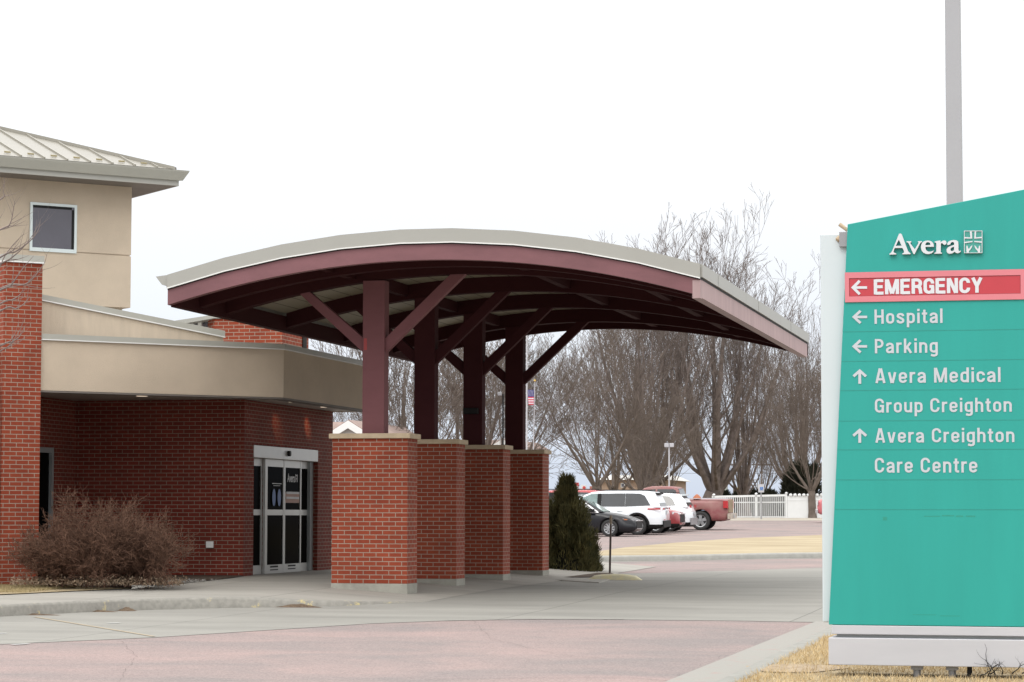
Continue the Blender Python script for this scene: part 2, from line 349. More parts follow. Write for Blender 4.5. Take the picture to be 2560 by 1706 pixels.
# kerb beside the verge: a real step
mb = MB(); nB = np.array([-dB[1], dB[0]]); 
if nB[0] < 0: nB = -nB
prof = [(0, 0), (.03, .045), (.06, .062), (.20, .066), (.24, .04)]
pathB = [B0+np.array([14, .3]), B0+np.array([4, .15]), B0+np.array([1.2, .05]), B0+np.array([.3, -.12]), B1+dB*.7] + [B1+dB*t for t in (1.5, 3, 5, 8, 12, 18)]
rows = []
for i, p in enumerate(pathB):
    a = pathB[max(i-1, 0)]; b = pathB[min(i+1, len(pathB)-1)]; d = (b-a)/np.linalg.norm(b-a); n = np.array([-d[1], d[0]])
    n = -n if n @ np.array([.7, -.7]) < 0 else n
    rows.append([(p[0]+n[0]*u, p[1]+n[1]*u, g(p[1])+h) for u, h in prof])
mb.grid(rows); tag(mb.build('verge_kerb', KERBP, smooth=True), kind='structure')
verge = [tuple(np.array(r[3][:2])) for r in rows]
patch('grass_verge', verge+[(40, verge[-1][1]), (40, verge[0][1])], .05, DRYG)
# far island
kb = [(1385, 1410), (1420, 1407.5), (1494, 1405.5), (1700, 1403), (1900, 1398), (2054, 1396), (2400, 1391)]
kbw = [np.array(P2(x, y)) for x, y in kb]; kbw.append(kbw[-1]+(kbw[-1]-kbw[-2])*3)
patch('island_gutter', [tuple(p-np.array([0, .55])) for p in kbw]+[tuple(p) for p in reversed(kbw)], .008, GUTTER)
mb = MB(); rows = []
for p in kbw: rows.append([(p[0], p[1]+u, g(p[1])+h) for u, h in ((-.02, .0), (0, .1), (.04, .14), (.2, .15), (.24, .12))])
mb.grid(rows); tag(mb.build('island_kerb', M('island_kerb_concrete', (.29, .285, .26), .85, var=.14, scale=4, bump=.3), smooth=True), kind='structure')
top = [P2(2700, 1306, .12), P2(2300, 1326, .12), P2(2054, 1338.5, .12), P2(1850, 1346, .12), P2(1686, 1358, .12), P2(1560, 1370, .12), P2(1480, 1382, .12), P2(1395, 1398, .1)]
bot = [(p[0], p[1]+.2) for p in kbw]
patch('island_grass', bot+[(bot[-1][0], max(top[0][1], bot[-1][1]+1))]+top, .13, M('island_straw', (.25, .20, .125), .95, col2=(.42, .355, .245), scale=.9, stretch=(.35, 1, 1), bump=1.0, bscale=20, spec=.1))
# strip behind the car park and verge beyond
b0 = P2(1500, 1303); b1 = P2(2300, 1302)
patch('back_walk', [(-60, b0[1]-2), (b0[0], b0[1]), (b1[0], b1[1]+.5), (60, b1[1]+2), (60, 147), (-60, 147)], .010, M('sandy_concrete', (.34, .305, .25), .9, var=.15, scale=.8))
# sidewalk: kerb line from survey
kx = [G(x, y) for x, y in ((0, 1543), (200, 1532), (400, 1525), (620, 1521), (824, 1517.5), (980, 1511), (1110, 1504))]
KX = [p[0] for p in kx]; KY = [p[1] for p in kx]
def kline(X):
    if X < KX[0]: return KY[0] + (X-KX[0])*(KY[1]-KY[0])/(KX[1]-KX[0])
    if X > KX[-1]: return KY[-1] + (X-KX[-1])*.25
    return float(np.interp(X, KX, KY))
XR = -9.5
def tt(X): return min(max((XR-X)/2.2, 0), 1)
def sw(X, Y): return g(Y) + .15*tt(X) + .02*tt(X)*min(max((Y-37)/4, 0), 1) + .011
xs = list(np.arange(-30, -12, 1.0))+list(np.arange(-12, XR+.01, .25))
def rowat(X):
    y0 = kline(X); r = [(X, y0, g(y0)-.02), (X, y0+.025, g(y0)+.115*tt(X)+.008), (X, y0+.06, g(y0)+.145*tt(X)+.010), (X, y0+.17, sw(X, y0+.17))]
    for q in (.1, .25, .5, .75): r.append((X, y0+.17+q*(40-y0-.17), sw(X, y0+.17+q*(40-y0-.17))))
    for Y in (40, 42, 45, 50, 56): r.append((X, Y, sw(X, Y)))
    return r
mb = MB(); mb.grid([rowat(X) for X in xs], mf=lambda i, j: 1 if j < 3 else 0)
tag(mb.build('sidewalk', [WALK, KERB], smooth=True), kind='structure')
# planting bed and dry grass strip on the left
def Gs(x, y):
    d = ray(x, y); t = 20.0
    while (CAM+d*t)[2] > sw((CAM+d*t)[0], (CAM+d*t)[1]): t += .01
    return (CAM+d*t)
bedf = [Gs(x, y) for x, y in ((-400, 1480), (0, 1467), (200, 1469), (330, 1472), (450, 1461), (586, 1445.5))]
patch('planting_bed', [tuple(p[:2]) for p in bedf]+[(-14.03, 40.9), (-17.2, 40.9), (-24, 40.9)], .012, MULCH, hfun=sw, extra=(37, 41))
gf = [Gs(x, y) for x, y in ((-400, 1500), (0, 1488.6), (160, 1481), (335, 1473))]
patch('grass_strip', [tuple(p[:2]) for p in gf]+[tuple(p[:2]) for p in reversed(bedf[:4])][1:], .014, DRYG, hfun=sw, extra=(37, 41))
# raised walk with the juniper bed, at the far end of the canopy
w0 = [P2(x, y, .02) for x, y in ((1350, 1448), (1498, 1457), (1560, 1439), (1545, 1434))]
slab = w0+[(w0[-1][0]-.5, w0[-1][1]+3), (-12, w0[-1][1]+3), (-12, w0[0][1])]
mb = MB(); mb.prism([(x, y, g(y)-.02) for x, y in slab], (0, 0, .045)); tag(mb.build('end_walk', WALK, bevel=.02), kind='structure')
jb = [P2(x, y, .08) for x, y in ((1340, 1437), (1500, 1437.5), (1548, 1435))]
patch('juniper_bed', jb+[(jb[-1][0]-.6, jb[-1][1]+2.4), (-11.8, jb[-1][1]+2.4), (-11.8, jb[0][1])], .035, MULCH)
YEL = M('worn_yellow_paint', (.58, .555, .44), .85, col2=(.70, .63, .39), scale=5, thr=(.40, .58), bump=.3)
c = G(1540, 1452); mb = MB(); rows = []
for i in range(9):
    u = i/8; X = c[0]-.58+1.05*u; hgt = .11*math.sin(math.pi*min(max(u*1.0, .0), 1))**.35 if 0 < u < 1 else 0
    rows.append([(X, c[1]+.1-.06*u+v*.3*(1 if u < .9 else .5), g(c[1])+.01+hgt*max(0, 1-abs(v-.5)**4*16)) for v in (0, .12, .3, .5, .7, .88, 1)])
mb.grid(rows); tag(mb.build('kerb_nose', YEL, smooth=True), 'rounded kerb end with worn yellow paint beside the thin stake', 'kerb')
# painted lines on the pavement
FADE_Y = M('faded_orange_line', (.33, .27, .185), .8, var=.08); FADE_W = M('faded_white_line', (.44, .44, .42), .8, var=.05)
def stripe(name, p, q, w, mat):
    p = np.array(p); q = np.array(q); d = (q-p)/np.linalg.norm(q-p); n = np.array([-d[1], d[0]])*w/2
    patch(name, [tuple(p-n), tuple(q-n), tuple(q+n), tuple(p+n)], .013, mat)
stripe('painted_line', P2(88, 1545), P2(385, 1594), .05, FADE_Y)
for a, b in (((268, 1561), (300, 1560)), ((-20, 1587), (17, 1586)), ((30, 1614.5), (72, 1612.5))): stripe('painted_dash', P2(*a), P2(*b), .10, FADE_W)
def crack(pts, w=.012):
    mbk = MB(); q = [np.array(P2(*p)) for p in pts]; rnd = random.Random(5); L2 = []
    for i in range(len(q)-1):
        n = 14
        for j in range(n): L2.append(q[i]+(q[i+1]-q[i])*j/n+np.array([rnd.uniform(-.02, .02), rnd.uniform(-.02, .02)]))
    L2.append(q[-1]); rows = [[(p[0], p[1]-w*rnd.uniform(.3, 1), g(p[1])+.0105), (p[0], p[1]+w*rnd.uniform(.3, 1), g(p[1])+.0105)] for p in L2]
    mbk.grid(rows); tag(mbk.build('pavement_crack', M('crack_dark', (.06, .045, .04), .9)), kind='structure')
crack([(1110, 1554.5), (1306, 1550.5), (1500, 1551), (1560, 1551)], .02)
crack([(1060, 1702), (1400, 1697), (1560, 1696), (1671, 1705)], .008)
crack([(300, 1604), (340, 1640), (300, 1706)], .004)
crack([(1180, 1552), (1230, 1600), (1400, 1640), (1520, 1650)], .006)
crack([(700, 1568), (860, 1535), (1000, 1520)], .005)
crack([(1671, 1703), (1814, 1638), (2009, 1569)], .012)
# ------------------------------------------------------------------ hospital building
S2 = math.sqrt(.5); u45 = np.array([S2, S2, 0]); n45 = np.array([S2, -S2, 0]); ZU = np.array([0, 0, 1.0])
HB = empty('hospital_building', (-16, 41, .18), 0, 'red brick hospital wing with tan stucco bands, tower with metal roof and automatic door', 'building')
WX, WY, IX, ZS = -14.05, 40.88, -17.11, 3.215
DY0, DY1, DZ = 41.41, 45.11, 2.46            # door opening
mb = MB()
mb.box(IX-.3, WX, WY, WY+.3, 0, ZS)                                           # wall facing the road
mb.box(WX-.3, WX, WY+.3, DY0, 0, ZS); mb.box(WX-.3, WX, DY0, DY1, DZ, ZS); mb.box(WX-.3, WX, DY1, 46.05, 0, ZS)
mb.box(-19.5, WX-.3, 45.75, 46.05, 0, ZS)
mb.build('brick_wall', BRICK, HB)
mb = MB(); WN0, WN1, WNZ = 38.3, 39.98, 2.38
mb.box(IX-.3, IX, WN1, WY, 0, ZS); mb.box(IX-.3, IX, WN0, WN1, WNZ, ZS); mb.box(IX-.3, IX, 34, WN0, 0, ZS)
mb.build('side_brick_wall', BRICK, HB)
wf = MB(); wf.box(IX-.12, IX-.02, WN1-.09, WN1, .2, WNZ); wf.box(IX-.12, IX-.02, WN0, WN1-.09, WNZ-.09, WNZ)
wfo = wf.build('window', ALU_D, HB); MB().box(IX-.1, IX-.07, WN0, WN1-.09, .2, WNZ-.09).build('pane', GLASS_D, wfo)
# corner pillar
PR = np.array([-16.13, 37.085, 0]); PL = PR-u45*.63
def quad45(p, u0, u1, n0, n1):
    return [p+u45*u0+n45*n0, p+u45*u1+n45*n0, p+u45*u1+n45*n1, p+u45*u0+n45*n1]
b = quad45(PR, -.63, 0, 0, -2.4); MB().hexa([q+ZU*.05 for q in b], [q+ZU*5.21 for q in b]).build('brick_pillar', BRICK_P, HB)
b = quad45(PR, -.66, .02, .025, -2.42); mb = MB(); mb.hexa([q+ZU*5.235 for q in b], [q+ZU*5.335 for q in b]); mb.build('pillar_coping', COPING, HB)
b = quad45(PR, -.665, .027, .032, -2.43); MB().hexa([q+ZU*5.212 for q in b], [q+ZU*5.233 for q in b]).build('pillar_coping_edge', WHITE_TRIM, HB)
# curtain fascia: two faces meeting at the corner
FC = np.array([-13.12, 40.163, 0]); F0 = PR-n45*.05+u45*.005; FE = 46.15
def wallpoly(p, q, d, z0, z1): 
    return [np.array([p[0], p[1], z0]), np.array([q[0], q[1], z0]), np.array([q[0], q[1], z1]), np.array([p[0], p[1], z1])]
inner = lambda t, e=0: [F0-n45*t, FC+np.array([-t, t*.4142, 0])]
def lfascia(name, t0, z0, z1, mat, out=0.0, th=.25, endY=FE):
    o0 = F0+n45*out; o1 = FC+np.array([out, -out*.4142, 0]); o2 = np.array([FC[0]+out, endY+out, 0])
    i0 = F0-n45*th; i1 = FC+np.array([-th, th*.4142, 0]); i2 = np.array([FC[0]-th, endY+out, 0])
    m = MB(); m.hexa([p+ZU*z0 for p in (o0, o1, i1, i0)], [p+ZU*z1 for p in (o0, o1, i1, i0)])
    m.hexa([p+ZU*z0 for p in (o1, o2, i2, i1)], [p+ZU*z1 for p in (o1, o2, i2, i1)])
    return m.build(name, mat, HB, weld=True)
lfascia('fascia', 0, ZS-.005, 4.005, STUCCO)
lfascia('coping', 0, 4.022, 4.105, COPING, out=.03, th=.30)
lfascia('coping_edge', 0, 4.006, 4.021, WHITE_TRIM, out=.036, th=.28)
MB().box(-19.5, FC[0]-.26, FE-.25, FE, ZS-.005, 4.005).build('rear_fascia', STUCCO, HB)
mb = MB(); sof = [F0-n45*.252, FC+np.array([-.252, .104, 0]), np.array([FC[0]-.252, FE-.252, 0]), np.array([-19.4, FE-.252, 0]), np.array([-19.4, 37.3, 0]), np.array([-17.2, 36.0, 0])]
mb.prism([p+ZU*(ZS+.005) for p in sof], (0, 0, .05)); mb.build('soffit', SOFFIT, HB)
mb = MB(); mb.prism([p+ZU*3.86 for p in sof], (0, 0, .05)); mb.build('flat_roof', COPING, HB)
lfascia('drip_edge', 0, ZS-.035, ZS-.007, DARKSOF, out=-.004, th=.24)
# wedge shaped upper fascia
P3 = F0-n45*.65; wz = lambda x, y: onP(x, y, P3, n45)
a0, a1, a2 = wz(103.5, 753), wz(558, 844.7), wz(558, 856)
d0 = (a1-a0); a00 = a0-d0*.25
mb = MB(); mb.prism([a00*[1, 1, 0]+ZU*3.9, a1*[1, 1, 0]+ZU*3.9, a1, a00], -n45*2.2); mb.build('wedge_fascia', STUCCO_L, HB)
mb = MB(); o = n45*.03+u45*.02; mb.prism([a00+o+ZU*.02, a1+o+ZU*.02, a1+o+ZU*.115, a00+o+ZU*.1], -n45*2.25); mb.build('wedge_coping', COPING, HB)
mb = MB(); o = n45*.036+u45*.024; mb.prism([a00+o, a1+o, a1+o+ZU*.018, a00+o+ZU*.018], -n45*2.25); mb.build('wedge_coping_edge', WHITE_TRIM, HB)
# clerestory block seen behind the wedge
YB = 44.0; q = lambda x, y: onY(x, y, YB)
mb = MB(); xa, xb = q(537, 800)[0], q(706, 800)[0]; zt = q(600, 797)[2]
mb.hexa([(xa, YB, 3.9), (xb, YB, 3.9), (xb, YB+1.6, 3.9), (xa-.9, YB+1.6, 3.9), (xa-.20, YB+.2, 3.9)], [(xa, YB, zt), (xb, YB, zt), (xb, YB+1.6, zt), (xa-.9, YB+1.6, zt), (xa-.20, YB+.2, zt)])
mb.build('clerestory_brick', BRICK_P, HB)
ya = lambda x, y: onY(x, y, YB+.22)
cw = MB(); p0 = ya(502, 800); cw.box(p0[0]-.05, p0[0]+.02, YB+.2, YB+.3, 3.9, zt-.02); p1 = ya(482, 800); cw.box(p1[0]-.015, p1[0]+.01, YB+.21, YB+.3, 3.9, zt-.06)
cwo = cw.build('window', WHITE_TRIM, HB); pa = ya(440, 800)
MB().box(pa[0]-.6, p0[0]+.22, YB+.27, YB+.31, 3.9, zt).build('pane', GLASS_B, cwo)
mb = MB(); pts = [q(380, 826), q(452, 811.5), q(536, 796.5), q(712, 801), q(712, 793), q(536, 787.5), q(420, 805.5), q(380, 814)]
mb.prism([p-np.array([0, .04, 0]) for p in pts], (0, 1.9, 0)); mb.build('clerestory_coping', BAND, HB)
rp_ = onY(738, 850, 45.2); mb = MB(); r1 = onY(752, 850, 45.2)[0]; r2 = onY(758, 850, 45.2)[0]
mb.box(rp_[0], r1, 45.2, 45.4, 3.9, 4.95); mb.build('roof_vent', SOFFIT, HB); MB().box(r1+.002, r2, 45.2, 45.42, 3.9, 4.95).build('vent_dark_side', BLACK, HB)  # black slab forms the dark right side of the vent
# tower
TW = np.array([-18.085, 45.803, 0]); zr = 7.60
b = quad45(TW, -6, 0, 0, -5)
mb = MB(); mb.hexa([p+ZU*6.275 for p in b], [p+ZU*zr for p in b]); mb.hexa([p+ZU*5.25 for p in b], [p+ZU*6.25 for p in b])
bi = quad45(TW, -5.98, -.02, -.02, -4.98); mb.hexa([p+ZU*6.25 for p in bi], [p+ZU*6.275 for p in bi])
mb.build('tower_wall', STUCCO, HB)
bi = quad45(TW, -5.9, -.12, -.12, -4.9); MB().hexa([p+ZU*3.9 for p in bi], [p+ZU*5.25 for p in bi]).build('tower_base', STUCCO_L, HB)
tw = lambda x, y: onP(x, y, TW, n45)
def onwall(p): return (p-TW) @ u45
ua, ub = onwall(tw(74, 560)), onwall(tw(191, 560)); za, zb = 6.24, 7.172
def wall_box(m, u0, u1, z0, z1, n0, n1, base=TW):
    bb = quad45(base, u0, u1, n0, n1); m.hexa([p+ZU*z0 for p in bb], [p+ZU*z1 for p in bb]); return m
fr = MB(); fw = .05
for (x0, x1, y0, y1) in ((ua, ub, za, za+fw+.02), (ua, ub, zb-fw, zb), (ua, ua+fw, za+fw+.02, zb-fw), (ub-fw, ub, za+fw+.02, zb-fw)): wall_box(fr, x0, x1, y0, y1, .03, -.02)
fro = fr.build('window', M('pale_window_frame', (.60, .66, .66), .4, metal=.1, var=.02), HB)
g2 = MB(); wall_box(g2, ua+fw, ub-fw, za+fw, zb-fw, .008, -.01); g2.build('pane', GLASS_B, fro)
g3 = MB(); wall_box(g3, ub-.1, ub-fw, za+fw+.02, zb-fw-.05, .012, .009); wall_box(g3, ua+fw, ub-.1, zb-fw-.05, zb-fw, .012, .009); g3.build('gasket', BLACK, fro)
# eaves
mb = MB(); wall_box(mb, -7, .66, zr, zr+.02, .66, -6); mb.build('tower_soffit', DARKSOF, HB)
mb = MB(); wall_box(mb, -7, .68, zr+.0, zr+.10, .69, .66); wall_box(mb, .66, .69, zr+.0, zr+.10, .66, -6); mb.build('eave_board', BAND, HB)
gt = MB(); c = TW+n45*.69+u45*.69; gp = [(-.05, .10), (.05, .10), (.14, .26), (.15, .29), (-.05, .29)]
A = [c+n45*a+ZU*(zr+h)+u45*(a+.0) for a, h in gp]; B = [TW+n45*.69-u45*7+n45*a+ZU*(zr+h) for a, h in gp]
n0 = len(gt.v); gt.v += [tuple(p) for p in A+B]; K = len(gp)
for i in range(K): j = (i+1) % K; gt.f.append((i, j, K+j, K+i)); gt.m.append(0)
gt.f.append(tuple(range(K))); gt.f.append(tuple(K+i for i in reversed(range(K)))); gt.m += [0, 0]
gt.build('gutter', COPING, HB)
# hip roof
e = TW+n45*.62+u45*.62+ZU*(zr+.33); zh = e[2]
s_h = None
for t in np.arange(.5, 12, .01):                              # hip line climbs towards -X
    pass
d = ray(0, 322); best = None
for t in np.arange(1.0, 12, .02):
    X = e[0]-t; P_ = onX(0, 322, X)
    if abs(P_[1]-e[1]) < .06: best = (t, P_[2]); break
slope = (best[1]-zh)/(best[0]*S2) if best else .33
R = 9.0; hp = e+np.array([-R, 0, 0])+ZU*(slope*R*S2)
el = e-u45*R*2*S2; er = e-n45*R*2*S2
mb = MB(); mb.poly([el, e, hp]); mb.poly([e, er, hp]); mb.build('tower_roof', ROOFM, HB)
sm = MB()
for i in range(1, 14):
    uu = .36*i*1.28-.10; p = e-u45*uu; tin = uu; p1 = p-n45*tin+ZU*slope*tin
    nn = np.array([S2*slope, -S2*slope, 1.0]); nn /= np.linalg.norm(nn)
    sm.obox((p+p1)/2+nn*.016, u45*.012, (p1-p)/2, nn*.018)
sm.obox((e+hp)/2+ZU*.02, (hp-e)/2, np.array([0, .05, 0]), ZU*.03)
sm.build('standing_seam', M('seam_metal', (.27, .255, .215), .4, var=.03), HB)
hp2 = MB(); hp2.obox((e+hp)/2+np.array([0, .07, .01]), (hp-e)/2, np.array([0, .03, 0]), ZU*.035); hp2.build('hip_cap', DARKSOF, HB)
YG = M('yellowed_guard', (.26, .22, .12), .6)
for i in range(1, 14):
    sg = MB(); uu = .36*i*1.28+.10; p = e-u45*uu-n45*.2+ZU*(slope*.2+.03); sg.obox(p, u45*.06, -n45*.015+ZU*slope*.015, ZU*.015); sg.build('snow_guard', YG, HB)
# automatic door
DX = WX-.09
door = MB(); door.box(DX-.06, DX+.0, DY1-.18, DY1, .19, 2.24); door.build('door_jamb', ALU_D, HB)
hd = MB(); hd.box(DX-.02, DX+.10, DY0-.02, DY1-.02, 2.24, 2.455); hdo = hd.build('door_header', ALU, HB, bevel=.008)
cy = onX(720, 1131, DX+.1)[1]; MB().tube((DX+.1, cy, 2.35), (DX+.15, cy, 2.35), .05, n=16).build('motion_sensor', BLACK, hdo)
MB().box(DX-.3, DX+.12, DY0, DY1, .18, .205).build('threshold', ALU, HB)
yy = lambda px: onX(px, 1280, DX)[1]
def leaf(name, px0, px1, xo, sl, sr, z0=.21, z1=2.235):
    m = MB(); y0, y1 = yy(px0), yy(px1)
    m.box(xo-.04, xo, y0, y0+sl, z0, z1); m.box(xo-.04, xo, y1-sr, y1, z0, z1)
    for a, b in ((z0, z0+.16), (1.245, 1.345), (z1-.13, z1)): m.box(xo-.037, xo-.003, y0+sl, y1-sr, a, b)
    o = m.build(name, ALU, HB)
    MB().box(xo-.025, xo-.018, y0+sl, y1-sr, z0+.16, 1.245).box(xo-.025, xo-.018, y0+sl, y1-sr, 1.345, z1-.13).build('pane', GLASS_D, o)
    return o, y0+sl, y1-sr
leaf('door_sidelight', 634, 662, DX-.05, .02, .06); leaf('door_sidelight', 750.5, 788, DX-.05, .06, .08)
o1, ya1, yb1 = leaf('sliding_leaf', 662.5, 710.5, DX, .13, .05); o2, ya2, yb2 = leaf('sliding_leaf', 711, 753, DX, .05, .06)
LBLUE = M('blue_decal', (.045, .11, .30), .5); LWH = M('white_decal', (.45, .45, .45), .5); LOR = M('poster_orange', (.30, .14, .09), .5); 
def text_mesh(txt, size=1.0, bold=0.0, extr=0.0, spacing=1.0):
    cu = bpy.data.curves.new('t', 'FONT'); cu.body = txt; cu.size = size; cu.offset = bold; cu.extrude = extr; cu.space_character = spacing; cu.resolution_u = 6
    ob = bpy.data.objects.new('t', cu); COL.objects.link(ob); bpy.context.view_layer.update()
    me = bpy.data.meshes.new_from_object(ob.evaluated_get(bpy.context.evaluated_depsgraph_get()))
    bpy.data.objects.remove(ob); bpy.data.curves.remove(cu); return me
def curve_mesh(polys, extr=0.0):
    cu = bpy.data.curves.new('c', 'CURVE'); cu.dimensions = '2D'; cu.fill_mode = 'BOTH'; cu.extrude = extr
    for pl in polys:
        s = cu.splines.new('POLY'); s.points.add(len(pl)-1)
        for i, (x, y) in enumerate(pl): s.points[i].co = (x, y, 0, 1)
        s.use_cyclic_u = True
    ob = bpy.data.objects.new('c', cu); COL.objects.link(ob); bpy.context.view_layer.update()
    me = bpy.data.meshes.new_from_object(ob.evaluated_get(bpy.context.evaluated_depsgraph_get()))
    bpy.data.objects.remove(ob); bpy.data.curves.remove(cu); return me
def put_flat(me, name, mat, fn, parent):     # fn: local (x, y, z) -> world
    off = wloc(parent)
    for v in me.vertices: v.co = Vector(tuple(float(t) for t in fn(*v.co))) - off
    me.materials.clear(); me.materials.append(mat); me.name = name
    o = bpy.data.objects.new(name, me); COL.objects.link(o); o.parent = parent; return o
def fit_text(me, w, cap):                    # scale so the whole text has width w and capital height cap
    x0 = min(v.co.x for v in me.vertices); x1 = max(v.co.x for v in me.vertices)
    return x0, w/(x1-x0)
me = text_mesh('Avera', .17, .004); x0, sx = fit_text(me, .44, .1)
put_flat(me, 'door_lettering', LWH, lambda x, y, z: (DX+.002, ya2+.10+(x-x0)*sx, 1.85+y*1.25), o2)
MB().box(DX, DX+.002, ya2+.58, ya2+.61, 1.85, 1.99).box(DX, DX+.002, ya2+.67, ya2+.70, 1.85, 1.99).box(DX, DX+.0015, ya2+.61, ya2+.67, 1.96, 1.975).box(DX, DX+.0015, ya2+.61, ya2+.67, 1.90, 1.915).build('door_emblem', LWH, o2)
MB().box(DX, DX+.002, ya2+.05, yb2-.05, 1.63, 1.67).box(DX, DX+.002, ya2+.05, yb2-.08, 1.54, 1.58).build('door_notice', LWH, o2)
MB().box(DX-.015, DX-.012, ya2+.02, yb2-.02, 1.47, 1.66).build('notice_panel', LOR, o2)
mb = MB()
for yc in (.40, .66): mb.lathe([(0, .001), (.075, .001), (.075, 0)], (0, 0, 0), axis='x', n=20); 
mb = MB()
for yc in (.36, .66):
    c0 = ya1+yc; mb.poly([(DX+.002, c0+.095*math.cos(t), 1.56+.155*math.sin(t)) for t in [2*math.pi*i/20 for i in range(20)]])
mb.build('footprint_decal', LBLUE, o1)
MB().box(DX, DX+.002, ya1+.25, ya1+.78, 1.80, 1.815).box(DX, DX+.002, ya1+.33, ya1+.70, 1.765, 1.775).build('small_notice', LWH, o1)
for o_, a, b in ((o1, ya1, yb1), (o2, ya2, yb2)): MB().box(DX, DX+.003, a+.18, a+.62, .32, .35).box(DX, DX+.003, a+.18, a+.62, .27, .29).build('bottom_label', BLACK, o_)
# small things on the walls
p = onY(526, 1362, WY); MB().box(p[0]-.065, p[0]+.065, WY-.05, WY, p[2]-.055, p[2]+.055).build('outlet_cover', WHITE_TRIM, HB, bevel=.008)
LAMP, t_, p_ = newmat('lamp_lens'); p_.inputs['Emission Color'].default_value = (1, .8, .6, 1); p_.inputs['Emission Strength'].default_value = .7; p_.inputs['Base Color'].default_value = (.8, .75, .7, 1)
for (x, y) in ((355, 991), (735, 1006), (814, 1018.5)):
    p = onZ(x, y, ZS)
    o = MB().lathe([(0, -.006), (.085, -.006), (.10, 0)], (p[0], p[1], ZS+.003), n=20).build('downlight', LAMP, HB)
    if x > 400:
        ld = bpy.data.lights.new('downlight_lamp', 'SPOT'); ld.energy = 20; ld.spot_size = math.radians(34); ld.spot_blend = .9; ld.color = (1, .55, .28); ld.shadow_soft_size = .06
        lo = bpy.data.objects.new('downlight_lamp', ld); COL.objects.link(lo); lo.location = (p[0], p[1], ZS-.03); tg = onX(692 if x == 735 else 768, 1062, WX); lo.rotation_euler = (Vector(tuple(p))-Vector(tuple(tg))).to_track_quat('Z', 'Y').to_euler()

# ------------------------------------------------------------------ entrance canopy
CX, CY0, CY1, CL, CR = -9.34, 35.26, 49.25, -13.335, -5.345
EC = empty('entrance_canopy', (CX, 42.2, .06), 0, 'arched maroon timber canopy on four brick piers over the hospital drive', 'canopy')
zt_ = lambda x: 5.41-.0375*(x-CX)**2
zbt = lambda x: zt_(x)-.185
zbb = lambda x: 4.955-.0372*(x-CX)**2
def arch(x0, x1, y0, y1, fb, ft, n=36, xs=None):
    xs = np.linspace(x0, x1, n) if xs is None else xs
    m = MB(); rows = [[(x, y0, fb(x)), (x, y0, ft(x)), (x, y1, ft(x)), (x, y1, fb(x)), (x, y0, fb(x))] for x in xs]
    m.grid(rows); m.poly(rows[0][:4]); m.poly(rows[-1][:4]); return m
fx = [CL, -12.45, -11.56, -10.655, -9.75, -8.965, -8.05, -7.135, -6.235, CR]
faceted = lambda f: (lambda x: float(np.interp(x, fx, [f(a) for a in fx])))
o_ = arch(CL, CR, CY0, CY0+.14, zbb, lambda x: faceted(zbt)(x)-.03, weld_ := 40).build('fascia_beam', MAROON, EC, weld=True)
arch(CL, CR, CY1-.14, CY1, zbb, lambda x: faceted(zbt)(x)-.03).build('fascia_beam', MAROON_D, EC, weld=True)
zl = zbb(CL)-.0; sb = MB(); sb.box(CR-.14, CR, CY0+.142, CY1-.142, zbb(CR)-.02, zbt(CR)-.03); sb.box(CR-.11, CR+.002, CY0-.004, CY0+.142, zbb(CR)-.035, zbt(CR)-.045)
sb.build('side_fascia', MAROON_PALE, EC)
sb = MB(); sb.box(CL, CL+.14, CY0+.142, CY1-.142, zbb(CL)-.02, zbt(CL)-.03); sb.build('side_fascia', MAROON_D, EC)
# roof edge band, thin white drip, roof skin and decking
bt_ = faceted(lambda x: zbt(x)-.01); tp_ = faceted(zt_)
for (a, b, nm) in ((CY0-.03, CY0+.02, 'roof_edge'), (CY1-.02, CY1+.03, 'roof_edge')): arch(CL-.03, CR+.03, a, b, bt_, tp_, xs=fx).build(nm, BAND, EC)
arch(CL, CR, CY0-.04, CY0+.0, lambda x: bt_(x)-.016, lambda x: bt_(x)-.0, xs=fx).build('drip_trim', WHITE_TRIM, EC)
arch(CL, CR, CY0-.012, CY0+.0, lambda x: bt_(x)-.03, lambda x: bt_(x)-.017, xs=fx).build('shadow_gap', BLACK, EC)
sb = MB(); 
ny = 9
for i in range(ny):
    y0 = CY0+.022+(CY1-CY0-.044)*i/ny; y1 = CY0+.022+(CY1-CY0-.044)*(i+1)/ny-.012
    sb.box(CR-.02, CR+.03+(.004 if i % 3 == 1 else 0), y0, y1, zbt(CR)-.0, zt_(CR)-.002)
sb.build('side_roof_edge', BAND, EC)
MB().box(CR-.1, CR+.004, CY0+.02, CY1-.02, zbt(CR)-.03, zbt(CR)-.002).build('side_gap', BLACK, EC)
MB().box(CL-.03, CL+.02, CY0+.022, CY1-.022, zbt(CL), zt_(CL)).build('side_roof_edge', BAND, EC)
gm = MB(); gz = zt_(CL)
gm.hexa([(CL-.02, CY0+.02, gz-.16), (CL-.10, CY0+.02, gz-.145), (CL-.10, CY1-.1, gz-.145), (CL-.02, CY1-.1, gz-.16)], [(CL-.02, CY0+.02, gz-.0), (CL-.20, CY0+.02, gz-.02), (CL-.20, CY1-.1, gz-.02), (CL-.02, CY1-.1, gz)])
gm.build('gutter', BAND, EC)
arch(CL+.02, CR-.02, CY0+.02, CY1-.02, lambda x: tp_(x)-.04, lambda x: tp_(x)-.006, xs=fx).build('roof_skin', BAND, EC)
arch(CL+.14, CR-.14, CY0+.145, CY1-.145, lambda x: zbt(x)-.02, lambda x: zbt(x)+.02).build('decking', PLANK, EC)
